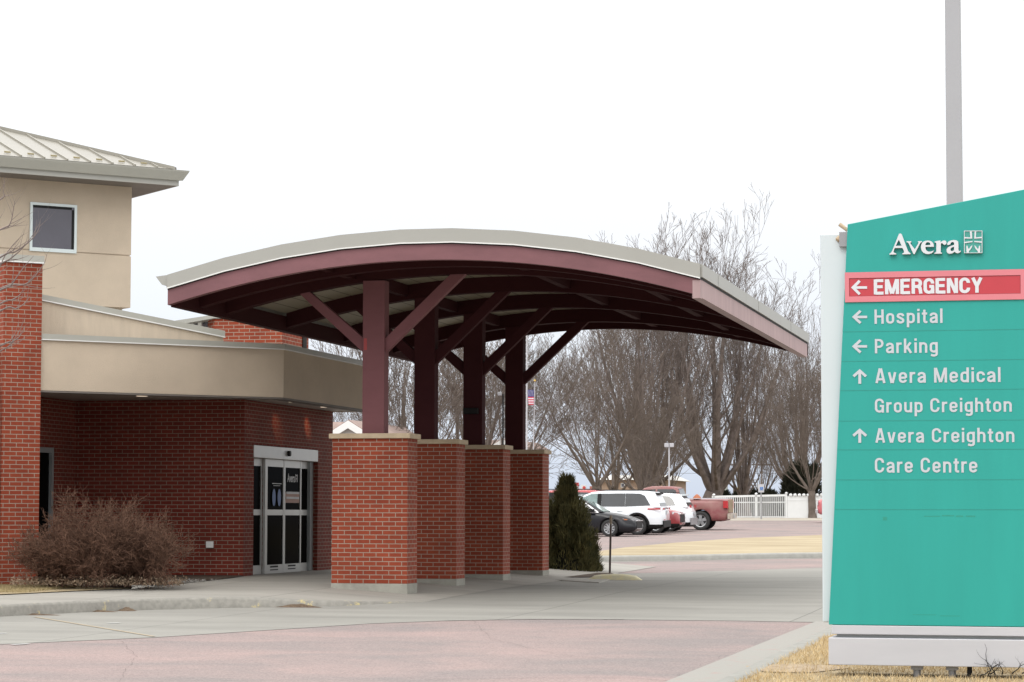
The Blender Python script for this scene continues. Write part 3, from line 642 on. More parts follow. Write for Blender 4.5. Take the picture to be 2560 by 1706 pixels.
# piers, columns, braces, arch beams, purlins
PY = [37.27, 40.33, 43.71, 47.04]; PX0, PX1 = -11.38, -10.175
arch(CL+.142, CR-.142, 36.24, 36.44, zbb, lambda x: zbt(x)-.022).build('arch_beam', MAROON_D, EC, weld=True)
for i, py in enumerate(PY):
    yc = py+.29; cm_ = COLM if i == 0 else COLM_SHADE
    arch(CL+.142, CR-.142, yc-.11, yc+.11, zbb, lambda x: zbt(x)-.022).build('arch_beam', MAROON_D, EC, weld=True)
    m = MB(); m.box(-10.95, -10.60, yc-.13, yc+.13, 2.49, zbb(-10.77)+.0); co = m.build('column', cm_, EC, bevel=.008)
    for sgn in (1, -1):
        m = MB(); x0 = -10.62 if sgn > 0 else -10.93
        a = (np.array([x0, yc, 3.74]), np.array([x0, yc, 3.97])); tx = -9.43 if sgn > 0 else -11.93
        t0 = np.array([tx+(.12 if sgn > 0 else .10), yc, zbb(tx)+.02]); t1 = np.array([tx-(.12 if sgn > 0 else .10), yc, zbb(tx)+.02])
        q0, q1 = (t0, t1) if sgn > 0 else (t1, t0)
        pts = [a[0], q0, q1, a[1]]
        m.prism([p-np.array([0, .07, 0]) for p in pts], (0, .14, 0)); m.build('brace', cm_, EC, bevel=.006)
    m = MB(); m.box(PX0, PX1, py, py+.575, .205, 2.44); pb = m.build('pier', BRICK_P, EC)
    m = MB(); m.box(PX0-.045, PX1+.045, py-.045, py+.62, 2.425, 2.503); m.build('cap', CAPSTONE, pb, bevel=.008)
    m = MB(); m.box(PX0-.006, PX1+.006, py-.006, py+.581, -.05, .203); m.build('base', PIERBASE, pb, bevel=.006)
for xp in (-11.12, -8.35, -6.65):
    m = MB(); ys = [CY0+.14, 36.238, 36.442]+[y for py in PY for y in (py+.18, py+.40)]+[CY1-.14]
    for k in range(0, len(ys), 2): m.box(xp-.06, xp+.06, ys[k]+.002, ys[k+1]-.002, zbt(xp)-.21, zbt(xp)-.024)
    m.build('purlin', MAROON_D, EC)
yc = PY[2]+.29; fl = MB(); fl.box(-10.93, -10.66, yc-.22, yc-.132, 3.06, 3.17); flo = fl.build('flood_light', BLACK, EC, bevel=.01)
# scuffs of bare red paint
m = MB(); m.box(-10.93, -10.88, PY[0]+.158, PY[0]+.161, 3.80, 3.98); m.build('paint_patch', M('red_paint_patch', (.35, .05, .05), .6), EC)

# ------------------------------------------------------------------ monument sign
SY = 21.5; s = lambda x, y: onY(x, y, SY)
DS = empty('directional_sign', (-1.3, SY, -.15), 0, 'tall green and white hospital direction sign with a red emergency band', 'sign')
RX = 2566
tl, bl = s(2119, 561), s(2072, 1562); tr, br = s(2560, 474), s(2560, 1569.5)
kx = (tr[2]-tl[2])/(tr[0]-tl[0]); xr_ = -.478
tr = np.array([xr_, SY, tl[2]+kx*(xr_-tl[0])]); br = np.array([xr_, SY, bl[2]])
m = MB(); m.prism([bl, br, tr, tl], (0, .05, 0)); face = m.build('sign_face', TEAL, DS, bevel=.004)
# backing cabinet and side post
m = MB(); p0, p1 = s(2057, 583), s(2057, 1557); m.box(p1[0]-.008, -1.95, SY+.06, SY+.42, p1[2], p0[2]); m.build('side_post', SIGNW, DS, bevel=.012)
m = MB(); m.box(-1.90, xr_, SY+.052, SY+.40, bl[2], tl[2]-.05); m.build('cabinet', SIGNW, DS)
m = MB(); m.box(s(2079, 1580)[0], xr_+.01, SY+.0, SY+.40, s(2100, 1586)[2], bl[2]-.003); m.build('base_rail', SIGNW2, DS, bevel=.006)
m = MB(); m.box(s(2090, 1590)[0], xr_-.02, SY+.06, SY+.36, s(2072, 1600)[2], s(2100, 1586)[2]+.01); m.build('base_recess', ALU_D, DS)
m = MB(); m.box(s(2072, 1600)[0], xr_+.02, SY-.03, SY+.44, s(2072, 1662)[2], s(2072, 1594)[2]); m.build('base_cladding', SIGNW2, DS, bevel=.006)
zb_ = s(2072, 1662)[2]
for px in (2291, 2379):
    x = s(px, 1680)[0]; m = MB(); m.tube((x, SY+.1, -.17), (x, SY+.1, zb_+.02), .032, n=10); m.box(x-.05, x+.05, SY+.05, SY+.15, zb_-.035, zb_+.01); m.build('anchor_bolt', GREYM, DS)
x = s(2423, 1680)[0]; MB().box(x-.02, x+.02, SY+.05, SY+.1, -.17, zb_+.02).build('support_leg', BLACK, DS)
# emergency band
yf = SY-.012
def onS(pts, y=yf): return [np.array([s(*p)[0], y, s(*p)[2]]) for p in pts]
bz1, bz0 = s(2116, 682)[2], s(2110, 756.5)[2]; iz1, iz0 = s(2123, 696.4)[2], s(2123, 742)[2]; ix0, ix1 = s(2123, 720)[0], s(2551.5, 700)[0]; bx0 = s(2112.5, 720)[0]
m = MB(); m.box(bx0, xr_+.004, yf, SY-.002, iz1, bz1); m.box(bx0, xr_+.004, yf, SY-.002, bz0, iz0); m.box(bx0, ix0, yf, SY-.002, iz0, iz1); m.box(ix1, xr_+.004, yf, SY-.002, iz0, iz1)
band = m.build('emergency_band', PINKM, DS)
MB().box(ix0, ix1, SY-.006, SY-.002, iz0, iz1).build('emergency_insert', REDM, band)
m = MB(); t = .004
m.box(ix0, ix1, SY-.0075, SY-.006, iz1-t, iz1).box(ix0, ix1, SY-.0075, SY-.006, iz0, iz0+t).box(ix0, ix0+t, SY-.0075, SY-.006, iz0+t, iz1-t).box(ix1-t, ix1, SY-.0075, SY-.006, iz0+t, iz1-t).build('insert_joint', M('dark_joint', (.25, .03, .04), .6), band)
# seams between the panels
m = MB()
for yl in (830, 904, 977, 1053, 1125, 1200, 1274):
    z = s(2110, yl)[2]; xl = tl[0]+(bl[0]-tl[0])*(tl[2]-z)/(tl[2]-bl[2])
    m.box(xl+.001, xr_, SY-.0012, SY+.01, z-.0022, z+.0022)
m.build('panel_seam', M('seam_green', (.018, .235, .20), .6, var=.05), DS)
# stains and wear
SCF = M('green_scuff', (.012, .23, .165), .5, col2=(.018, .28, .23), scale=60)
for (x0, x1, yl, hh) in ((2207, 2218, 1297, 9), (2310, 2350, 1291, 2.2), (2355, 2385, 1289.5, 3), (2390, 2408, 1291, 4), (2415, 2438, 1291, 3.5), (2282, 2340, 1537, 1.2), (2350, 2400, 1540, 1.5)):
    a, b = s(x0, yl), s(x1, yl); h = hh*.0017
    MB().box(a[0], b[0], SY-.0006, SY+.001, a[2]-h, a[2]+h).build('scuff_mark', SCF, DS)
def arrow(cx, cy, w, h, up_, mat, parent):
    th = 3.6
    if up_: pts = [(cx-th/1, cy+h/2), (cx+th, cy+h/2), (cx+th, cy-h/2+11), (cx+w/2-4, cy-h/2+20), (cx+w/2+.5, cy-h/2+15), (cx, cy-h/2-1), (cx-w/2-.5, cy-h/2+15), (cx-w/2+4, cy-h/2+20), (cx-th, cy-h/2+11)]
    else: pts = [(cx+w/2, cy-th+.5), (cx+w/2, cy+th-.5), (cx-w/2+12, cy+th-.5), (cx-w/2+23, cy+h/2-4), (cx-w/2+18, cy+h/2+.5), (cx-w/2-1, cy), (cx-w/2+18, cy-h/2-.5), (cx-w/2+23, cy-h/2+4), (cx-w/2+12, cy-th+.5)]
    me = curve_mesh([[(s(*p)[0], s(*p)[2]) for p in pts]], .0012)
    put_flat(me, 'arrow', mat, lambda x, y, z: (x, SY-(.0095 if mat is LETTER_E else .0035)-z, y), parent)
def arc_(cx, cy, rx, ry, a0, a1, n=8): return [(cx+rx*math.cos(math.radians(a0+(a1-a0)*i/n)), cy+ry*math.sin(math.radians(a0+(a1-a0)*i/n))) for i in range(n+1)]
def crv(pts, n=5):
    P = [pts[0]]+list(pts)+[pts[-1]]; o = []
    for i in range(1, len(P)-2):
        for j in range(n):
            t = j/n; o.append(tuple(.5*((2*P[i][k])+(-P[i-1][k]+P[i+1][k])*t+(2*P[i-1][k]-5*P[i][k]+4*P[i+1][k]-P[i+2][k])*t*t+(-P[i-1][k]+3*P[i][k]-3*P[i+1][k]+P[i+2][k])*t**3) for k in (0, 1)))
    return o+[pts[-1]]
def loop_(x0, x1, y0, y1, r=.16):
    rx = (x1-x0)/2; cx = (x0+x1)/2; return arc_(cx, y1-r, rx, r, 0, 180, 10)+arc_(cx, y0+r, rx, r, 180, 360, 10)+[(x1, y1-r)]
BOWL = loop_(.085, .44, .075, .655)
def capC(): return [(.515, .66)]+arc_(.30, .70, .215, .22, 0, 180, 10)+arc_(.30, .30, .215, .22, 180, 360, 10)+[(.515, .34)]
GLY = {'E': (.56, [[(.085, 0), (.085, 1)], [(.085, .92), (.55, .92)], [(.085, .51), (.51, .51)], [(.085, .08), (.56, .08)]]),
 'M': (.80, [[(.085, 0), (.085, 1)], [(.715, 0), (.715, 1)], [(.12, .985), (.385, .03)], [(.68, .985), (.415, .03)]]),
 'R': (.60, [[(.085, 0), (.085, 1)], [(.085, .92), (.30, .92)]+arc_(.30, .70, .205, .22, 90, -90, 10)+[(.085, .48)], [(.34, .48), (.47, .40), (.50, .22), (.525, 0)]]),
 'G': (.60, [capC()+[(.515, .46)], [(.32, .47), (.60, .47)], [(.515, .47), (.515, 0)]]), 'C': (.60, [capC()]),
 'N': (.62, [[(.085, 0), (.085, 1)], [(.535, 0), (.535, 1)], [(.12, .985), (.50, .015)]]),
 'Y': (.62, [[(.075, 1), (.31, .44)], [(.545, 1), (.31, .44)], [(.31, .47), (.31, 0)]]),
 'H': (.60, [[(.085, 0), (.085, 1)], [(.515, 0), (.515, 1)], [(.085, .51), (.515, .51)]]),
 'P': (.57, [[(.085, 0), (.085, 1)], [(.085, .92), (.28, .92)]+arc_(.28, .685, .205, .235, 90, -90, 10)+[(.085, .45)]]),
 'A': (.64, [[(.085, 0), (.29, 1)], [(.555, 0), (.35, 1)], [(.15, .26), (.49, .26)]]),
 'o': (.525, [BOWL]), 'p': (.525, [[(.085, -.27), (.085, .73)], BOWL]), 'd': (.525, [[(.44, 0), (.44, 1)], BOWL]),
 'g': (.525, [BOWL, crv([(.44, .73), (.44, .2), (.44, -.06), (.40, -.16), (.26, -.20), (.09, -.15)])]),
 's': (.50, [crv([(.415, .50), (.385, .60), (.25, .655), (.11, .60), (.10, .48), (.24, .39), (.38, .30), (.415, .19), (.36, .10), (.24, .072), (.11, .12), (.075, .24)])]),
 'i': (.17, [[(.085, 0), (.085, .73)], [(.085, .84), (.085, 1.0)]]), 'l': (.17, [[(.085, 0), (.085, 1)]]),
 't': (.34, [crv([(.155, .93), (.155, .5), (.155, .18), (.20, .085), (.34, .075)]), [(0, .665), (.33, .665)]]),
 'a': (.52, [crv([(.09, .49), (.11, .60), (.25, .655), (.39, .60), (.425, .48), (.43, .3), (.435, 0)]), crv([(.42, .40), (.26, .375), (.12, .30), (.085, .20), (.12, .10), (.22, .072), (.35, .11), (.42, .20)])]),
 'r': (.35, [[(.085, 0), (.085, .73)], crv([(.085, .46), (.12, .58), (.21, .65), (.35, .655)])]),
 'k': (.53, [[(.085, 0), (.085, 1)], [(.10, .27), (.43, .73)], [(.20, .44), (.46, 0)]]),
 'n': (.525, [[(.085, 0), (.085, .73)], crv([(.085, .48), (.13, .60), (.25, .655), (.39, .61), (.44, .48), (.44, .3), (.44, 0)])]),
 'h': (.525, [[(.085, 0), (.085, 1)], crv([(.085, .48), (.13, .60), (.25, .655), (.39, .61), (.44, .48), (.44, .3), (.44, 0)])]),
 'u': (.525, [[(.44, 0), (.44, .73)], crv([(.44, .25), (.40, .13), (.27, .075), (.13, .12), (.085, .25), (.085, .4), (.085, .73)])]),
 'v': (.52, [[(.075, .73), (.235, 0)], [(.445, .73), (.285, 0)]]), 'c': (.50, [[(.43, .46)]+arc_(.26, .49, .175, .165, 0, 180, 10)+arc_(.26, .24, .175, .165, 180, 360, 10)+[(.43, .27)]]),
 'e': (.525, [[(.12, .355), (.44, .355)], [(.44, .34), (.44, .49)]+arc_(.2625, .49, .1775, .165, 0, 180, 10)+arc_(.2625, .24, .1775, .165, 180, 350, 10)])}
def glyph_strip(mb_, pts, t, x0, k):
    closed = abs(pts[0][0]-pts[-1][0])+abs(pts[0][1]-pts[-1][1]) < 1e-6; Q = []
    for p in pts:
        if not Q or abs(p[0]-Q[-1][0])+abs(p[1]-Q[-1][1]) > 1e-6: Q.append(p)
    n = len(Q); Lp = []; Rp = []
    for i in range(n):
        a = Q[i-1] if i else (Q[-2] if closed else None); b = Q[i+1] if i < n-1 else (Q[1] if closed else None); p = Q[i]; ns = []
        for u_, v_ in ((a, p), (p, b)):
            if u_ is None or v_ is None: continue
            d = (v_[0]-u_[0], v_[1]-u_[1]); l = math.hypot(*d); ns.append((-d[1]/l, d[0]/l))
        nx = sum(q[0] for q in ns); ny = sum(q[1] for q in ns); l = math.hypot(nx, ny) or 1; nx /= l; ny /= l; c_ = max(.6, nx*ns[0][0]+ny*ns[0][1]); w = t/2/c_
        Lp.append((p[0]+nx*w+x0, p[1]+ny*w, k)); Rp.append((p[0]-nx*w+x0, p[1]-ny*w, k))
    for i in range(n-1): mb_.poly([Lp[i], Lp[i+1], Rp[i+1], Rp[i]])
def line_text(txt, x0, x1, yc0, yb0, yc1, yb1, mat, parent, gap=.13, t=.150):
    xb = sum(.34 if ch == ' ' else GLY[ch][0]+gap for ch in txt)-gap; x = 0
    A, B, C_, D_ = s(x0, yb0), s(x1, yb1), s(x0, yc0), s(x1, yc1); sc = ((C_[2]-A[2])+(D_[2]-B[2]))/2; zb0 = (A[2]+B[2])/2
    yo = SY-(.0095 if mat is LETTER_E else .0035)
    for word in txt.split(' '):
        mb_ = MB()
        for ch in word:
            w, st = GLY[ch]
            for k, pl_ in enumerate(st): glyph_strip(mb_, pl_, t, x, k)
            x += w+gap
        x += .34
        mb_.v = [(A[0]+vx/xb*(B[0]-A[0]), yo-.0003*vk, zb0+vy*sc) for vx, vy, vk in mb_.v]
        mb_.build('lettering', mat, parent)
line_text('EMERGENCY', 2185.4, 2456, 700, 737, 694, 732, LETTER_E, band, .10, .20); arrow(2148.5, 719.5, 39, 37, False, LETTER_E, band)
line_text('Hospital', 2186, 2357, 774.5, 810, 771.5, 808, LETTER, DS); arrow(2149.5, 793, 37, 34, False, LETTER, DS)
line_text('Parking', 2187, 2345, 848, 884, 846, 882, LETTER, DS); arrow(2149.5, 866.5, 37, 34, False, LETTER, DS)
line_text('Avera Medical', 2188, 2502, 922, 958.5, 918, 955.5, LETTER, DS); arrow(2149.5, 942, 35, 36, True, LETTER, DS)
line_text('Group Creighton', 2187, 2530, 997, 1032, 994, 1030, LETTER, DS)
line_text('Avera Creighton', 2188, 2536.5, 1071.5, 1107.5, 1069.5, 1105.5, LETTER, DS); arrow(2149.5, 1090, 36, 35, True, LETTER, DS)
line_text('Care Centre', 2187, 2444, 1145, 1182.5, 1144, 1181.5, LETTER, DS)
zz = .136
def zp(pl): return [(s(2180+x*zz, 550+y*zz)[0], s(2180+x*zz, 550+y*zz)[2]) for x, y in pl]
GL = dict(
 A=[[(325,630),(355,612),(378,575),(500,268),(522,258),(548,266),(668,585),(690,608),(712,620),(712,637),(565,641),(563,626),(590,612),(596,596),(577,545),(562,524),(425,524),(408,560),(400,592),(412,612),(450,624),(450,642),(325,646)],[(440,486),(550,484),(497,372)]],
 v=[[(640,402),(727,402),(728,416),(708,428),(714,448),(792,548),(858,440),(862,424),(848,416),(848,402),(922,399),(922,412),(893,432),(797,615),(790,636),(768,636),(755,612),(682,450),(665,426),(640,418)]],
 e=[[(1143,502),(985,504),(989,540),(1003,568),(1030,588),(1065,594),(1110,584),(1140,568),(1128,598),(1092,624),(1045,636),(1000,633),(950,612),(918,575),(903,520),(908,470),(930,425),(970,398),(1020,388),(1070,393),(1110,412),(1135,450)],[(984,474),(1072,470),(1078,450),(1068,430),(1048,420),(1020,418),(1000,430),(988,450)]],
 r=[[(1155,408),(1190,398),(1258,386),(1266,418),(1300,394),(1335,385),(1362,396),(1374,425),(1366,455),(1340,467),(1315,458),(1300,438),(1285,434),(1270,446),(1266,595),(1274,608),(1292,614),(1290,627),(1150,630),(1150,616),(1178,604),(1186,590),(1187,442),(1178,428),(1155,420)]],
 a=[[(1387,468),(1388,440),(1408,408),(1450,388),(1505,378),(1555,384),(1585,405),(1592,440),(1592,555),(1600,582),(1615,582),(1634,570),(1637,586),(1615,608),(1580,622),(1545,614),(1522,592),(1480,622),(1430,632),(1392,618),(1373,585),(1376,545),(1400,512),(1445,490),(1512,468),(1514,435),(1500,416),(1475,414),(1455,428),(1440,458),(1410,470)],[(1512,500),(1470,514),(1446,540),(1446,566),(1466,582),(1492,580),(1512,562)]])
for k_, pls in GL.items():
    me = curve_mesh([zp(pl) for pl in pls], .009); o = put_flat(me, 'raised_letter', LETTER_E, lambda x, y, z: (x, SY-.024-z, y), DS)
    me = curve_mesh([zp(pl) for pl in pls], .007); o = put_flat(me, 'letter_return', GREYM, lambda x, y, z: (x, SY-.008-z, y-.0012), DS)
m = MB(); a, b = s(2180+1695*zz, 550+207*zz), s(2180+2031*zz, 550+618*zz)
lo = put_flat(curve_mesh([zp([(1695,207),(2031,205),(2031,617),(1695,619)])], .010), 'emblem_plate', M('emblem_teal', (.05, .30, .25), .4, var=.05), lambda x, y, z: (x, SY-.012-z, y), DS)
em = [[(1695,207),(2031,205),(2031,617),(1695,619)], [(1706,218),(2020,216),(2020,608),(1706,610)]]
parts_ = [em[0], em[1]]
me = curve_mesh([zp(p) for p in em], .003); put_flat(me, 'emblem_border', LETTER_E, lambda x, y, z: (x, SY-.026-z, y), lo)
for pl in ([(1800,220),(1838,220),(1846,352),(1706,350),(1706,322),(1812,330)], [(1890,220),(1918,218),(1912,330),(2020,318),(2020,344),(1882,354)], [(1706,412),(1850,395),(1850,416),(1706,436)], [(1882,395),(2020,403),(2020,428),(1882,416)],
           [(1738,485),(1760,482),(1770,530),(1785,543),(1815,500),(1846,470),(1841,508),(1815,550),(1785,580),(1779,609),(1742,609),(1738,560)], [(1992,485),(1970,482),(1962,530),(1945,543),(1915,500),(1886,470),(1891,508),(1915,550),(1945,580),(1953,609),(1990,609),(1992,560)]):
    put_flat(curve_mesh([zp(pl)], .003), 'emblem_stroke', LETTER_E, lambda x, y, z: (x, SY-.026-z, y), lo)
# photocell and junction box at the top left corner
p = s(2097.5, 617); m = MB(); m.box(p[0], s(2115, 617)[0]+.02, SY+.02, SY+.12, s(2100, 617)[2], s(2100, 579)[2]); jbx = m.build('junction_box', GREYM, DS, bevel=.004)
q1, q0 = s(2097, 559), s(2117, 574); MB().tube(q0+[0, .06, 0], q1+[0, .06, 0], .016, .018, n=12).build('conduit_elbow', CAPSTONE, jbx)
q1, q0 = s(2088, 596), s(2098, 596); MB().tube(q0+[0, .06, 0], q0*.4+q1*.6+[0, .06, 0], .028, n=12).tube(q0*.4+q1*.6+[0, .06, 0], q1+[0, .06, 0], .014, n=12).build('photocell', CAPSTONE, jbx)
# ------------------------------------------------------------------ light pole behind the sign
a = onY(2385, 300, 27.5); lp = empty('light_pole', (a[0], 27.5, -.1), 0, 'tall square grey light pole rising behind the green sign', 'light pole')
m = MB(); m.hexa([(a[0]-.09, 27.41, -.1), (a[0]+.09, 27.41, -.1), (a[0]+.09, 27.59, -.1), (a[0]-.09, 27.59, -.1)], [(a[0]-.08, 27.42, 9.5), (a[0]+.08, 27.42, 9.5), (a[0]+.08, 27.58, 9.5), (a[0]-.08, 27.58, 9.5)])
m.build('pole', POLEG, lp, bevel=.012); m = MB(); m.box(a[0]-.16, a[0]+.16, 27.34, 27.66, -.1, -.04); m.build('base_plate', GREYM, lp)
m = MB(); m.box(a[0]-.9, a[0]-.1, 27.3, 27.7, 9.3, 9.5); m.box(a[0]+.1, a[0]+.9, 27.3, 27.7, 9.3, 9.5); m.build('lamp_head', GREYM, lp)
# ------------------------------------------------------------------ vehicles (local axes: x forward, y left, z up)
def paint(name, col, dust=None, rough=.25, **k):
    return M(name, col, rough, var=.06, scale=1.2, spec=.5, coat=.6 if dust is None else .15, col2=dust, **k)
TYRE = M('tyre_rubber', (.03, .03, .03), .85, var=.2, scale=8); RIM = M('alloy_rim', (.45, .46, .47), .3, metal=.7, var=.05); RIMD = M('rim_dark', (.03, .03, .03), .5)
CARGL = M('car_glass', (.018, .021, .024), .05, var=.3, scale=1.5, spec=.7); CARGL_L = M('light_car_glass', (.16, .23, .22), .06, var=.35, scale=1.6, spec=.7)
CHROME = M('chrome', (.65, .65, .66), .2, metal=.8, var=.03); HLAMP = M('headlamp', (.55, .56, .58), .1, var=.25, scale=12, spec=.8); TLAMP = M('tail_lamp', (.42, .03, .035), .2, var=.2, scale=9); AMBER = M('amber_lamp', (.6, .2, .08), .25)
PLATE = M('licence_plate', (.42, .44, .46), .5, var=.3, scale=14)
def profile_body(spec, paintm, clad):
    """lower body: stations along x, half width, shoulder height; wheel arches cut out of the flanks"""
    L_, Wd = spec['L'], spec['W']/2; xw = spec['axles']; ra = spec['ra']; rw = spec['rw']; zb = spec['zb']; top = spec['top']
    xs = sorted(set([-L_/2+L_*i/44 for i in range(45)]+[x+ra*math.cos(t) for x in xw for t in np.linspace(0, math.pi, 13)]))
    xs = [x for x in xs if -L_/2 <= x <= L_/2]
    rows = []
    for x in xs:
        e = abs(x)/(L_/2); hw = Wd*(1-.17*max(0, (e-.72)/.28)**2.2)
        zt = float(np.interp(x, [a for a, b in top], [b for a, b in top]))
        z0 = zb+(.10 if e > .96 else 0)
        for xa in xw:
            if abs(x-xa) < ra: z0 = max(z0, rw+math.sqrt(ra*ra-(x-xa)**2)*.98)
        zm = max(z0, min(zt-.10, .55+.1)); h = zt
        pr = [(0, z0+.0), (hw*.80, z0), (hw*.965, z0+.015), (hw*.995, max(z0+.03, zb+.16)), (hw, max(z0+.04, zm)), (hw*.985, max(z0+.06, h-.16)), (hw*.93, max(z0+.07, h-.045)), (hw*.80, max(z0+.08, h)), (0, max(z0+.09, h+.025))]
        rows.append([(x, y, z) for y, z in pr]+[(x, -y, z) for y, z in reversed(pr)])
    m = MB()
    zc = spec.get('clad', 0)
    def mf(i, j):
        z = (rows[i][j][2]+rows[i][j+1][2])/2
        return 1 if z < zc else 0
    m.grid(rows, mf=mf)
    m.poly(rows[0]); m.poly(rows[-1])
    return m
def make_vehicle(spec, paintm, name, label, cat, group=None, glass=None, clad=None):
    root = empty(name, (0, 0, 0), 0, label, cat, group); clad = clad or BLACK; glass = glass or CARGL
    Wd = spec['W']/2; L_ = spec['L']; rw = spec['rw']
    body = profile_body(spec, paintm, clad).build('body', [paintm, clad], root, smooth=True, world=False, weld=True)
    # wheel wells
    m = MB()
    for xa in spec['axles']: m.box(xa-spec['ra']*.9, xa+spec['ra']*.9, -Wd*.9, Wd*.9, spec['zb']+.02, rw+spec['ra']*.86)
    m.box(-L_*.45, L_*.45, -Wd*.8, Wd*.8, spec['zb']-.03, spec['zb']+.1); m.build('underbody', BLACK, root, world=False)
    # greenhouse
    cab = spec['cab']; zbelt = spec['belt']; tum = spec.get('tum', .42); hwb = Wd*.93
    def yy(z): return hwb-(z-zbelt)*tum
    m = MB(); A = [(x, yy(z), z) for x, z in cab]; B = [(x, -yy(z), z) for x, z in cab]
    m.hexa(A, B); cabo = m.build('cabin', paintm, root, smooth=False, world=False, bevel=.05, seg=3)
    for nm, pl, mt in spec['windows']:
        for sg in (1, -1):
            mw = MB(); pts = [(x, sg*(yy(z)+.004), z) for x, z in pl]; mw.prism(pts, (0, sg*.008, 0))
            mw.build('window', glass if mt is None else mt, root, world=False)
    for nm, (xa, za), (xb, zb_), mt in spec['screens']:
        ia, ib = yy(za)*.90, yy(zb_)*.90; d = np.array([zb_-za, 0, -(xb-xa)]); d = d/np.linalg.norm(d)*.012
        if nm == 'windscreen' and d[0] < 0 or nm == 'rear_window' and d[0] > 0: d = -d
        mw = MB(); mw.prism([np.array(p)+d*.3 for p in ((xa, -ia, za), (xa, ia, za), (xb, ib, zb_), (xb, -ib, zb_))], d); mw.build(nm, mt or glass, root, world=False)
    for xa in spec['axles']:
        for sg in (1, -1):
            yo = sg*(Wd-.015)
            w = MB(); w.lathe([(rw*.62, -sg*.20), (rw*.9, -sg*.22), (rw, -sg*.19), (rw, -sg*.03), (rw*.93, 0), (rw*.66, .004*sg), (rw*.64, -sg*.03), (rw*.62, -sg*.20)], (xa, yo, rw), axis='y', n=28)
            wo_ = w.build('tyre', TYRE, root, smooth=True, world=False)
            r = MB(); r.lathe([(rw*.64, -sg*.02), (rw*.60, -sg*.03), (rw*.58, -sg*.10), (0, -sg*.10)], (xa, yo, rw), axis='y', n=28); r.build('wheel_dish', RIMD, wo_, world=False)
            r = MB(); ns = spec.get('spokes', 5)
            for k in range(ns):
                t = 2*math.pi*k/ns+.3; dd = np.array([math.cos(t), 0, math.sin(t)]); tt_ = np.array([-math.sin(t), 0, math.cos(t)]); sw_ = spec.get('spw', .16)*rw
                c = np.array([xa, yo-sg*.03, rw]); r.prism([c+dd*rw*.06-tt_*sw_*.6, c+dd*rw*.62-tt_*sw_, c+dd*rw*.62+tt_*sw_, c+dd*rw*.06+tt_*sw_*.6], (0, -sg*.03, 0))
            r.lathe([(rw*.13, -sg*.02), (rw*.1, 0), (0, 0)], (xa, yo, rw), axis='y', n=14); r.lathe([(rw*.655, -sg*.03), (rw*.65, .006*sg), (rw*.60, -sg*.01), (rw*.59, -sg*.05)], (xa, yo, rw), axis='y', n=28)
            r.build('rim', RIM, wo_, world=False)
    for nm, pts, d, mt in spec.get('extra', []):
        for sg in ((1, -1) if nm[0] != '_' else (1,)):
            me = MB(); me.prism([(x, sg*y, z) for x, y, z in pts], (d[0], sg*d[1], d[2])); me.build(nm.strip('_'), mt, root, world=False, bevel=.006)
    return root
def bx(x0, x1, y, z0, z1, dy): return [(x0, y, z0), (x1, y, z0), (x1, y, z1), (x0, y, z1)], (0, dy, 0)
def face_x(x, y0, y1, z0, z1, dx): return [(x, y0, z0), (x, y1, z0), (x, y1, z1), (x, y0, z1)], (dx, 0, 0)
def X(nm, pd, mt): return (nm, pd[0], pd[1], mt)
sedan = dict(L=4.92, W=1.85, axles=(1.43, -1.40), ra=.38, rw=.335, zb=.19, clad=.0, belt=.90, tum=.50, spokes=10, spw=.10,
    top=[(-2.46, .80), (-2.3, .98), (-1.6, 1.02), (.6, .99), (.95, .97), (1.5, .90), (2.0, .80), (2.3, .70), (2.46, .60)],
    cab=[(-2.0, .95), (-1.1, 1.38), (-.4, 1.455), (.1, 1.44), (.55, 1.33), (1.18, .95)],
    windows=[('f', [(-.28, .97), (-.30, 1.36), (.05, 1.36), (.42, 1.27), (.88, .97)], None), ('r', [(-1.45, .98), (-1.1, 1.27), (-.75, 1.34), (-.36, 1.36), (-.34, .97)], None)],
    screens=[('windscreen', (1.16, .975), (.50, 1.36), CARGL_L), ('rear_window', (-1.85, 1.03), (-1.15, 1.36), None)],
    extra=[X('window_trim', ([(.42, .74, 1.29), (.96, .88, .945), (1.02, .88, .945), (.46, .74, 1.33)], (0, .012, 0)), CHROME), X('belt_trim', bx(-1.5, 1.0, .875, .935, .957, .012), CHROME),
           X('mirror', ([(.60, .90, .95), (.86, .90, .95), (.84, .90, 1.08), (.62, .90, 1.10)], (0, .17, 0)), BLACK),
           X('headlight', ([(1.92, .835, .70), (2.33, .70, .655), (2.37, .66, .585), (2.02, .835, .63)], (.03, .05, .01)), HLAMP), X('turn_lamp', ([(1.98, .86, .685), (2.12, .82, .675), (2.10, .82, .635), (2.0, .855, .645)], (.03, .045, .01)), AMBER),
           X('fog_lamp', ([(2.20, .76, .45), (2.42, .58, .42), (2.43, .56, .35), (2.22, .76, .38)], (.035, .02, 0)), HLAMP),
           X('_grille', face_x(2.45, -.62, .62, .30, .60, .03), BLACK), X('_grille_bar', face_x(2.46, -.64, .64, .605, .635, .04), CHROME), X('_grille_bar', face_x(2.46, -.60, .60, .30, .32, .03), CHROME),
           X('door_handle', bx(-.35, -.15, .915, .80, .825, .02), CHROME), X('tail_lamp', face_x(-2.44, .45, .84, .72, .86, -.03), TLAMP)])
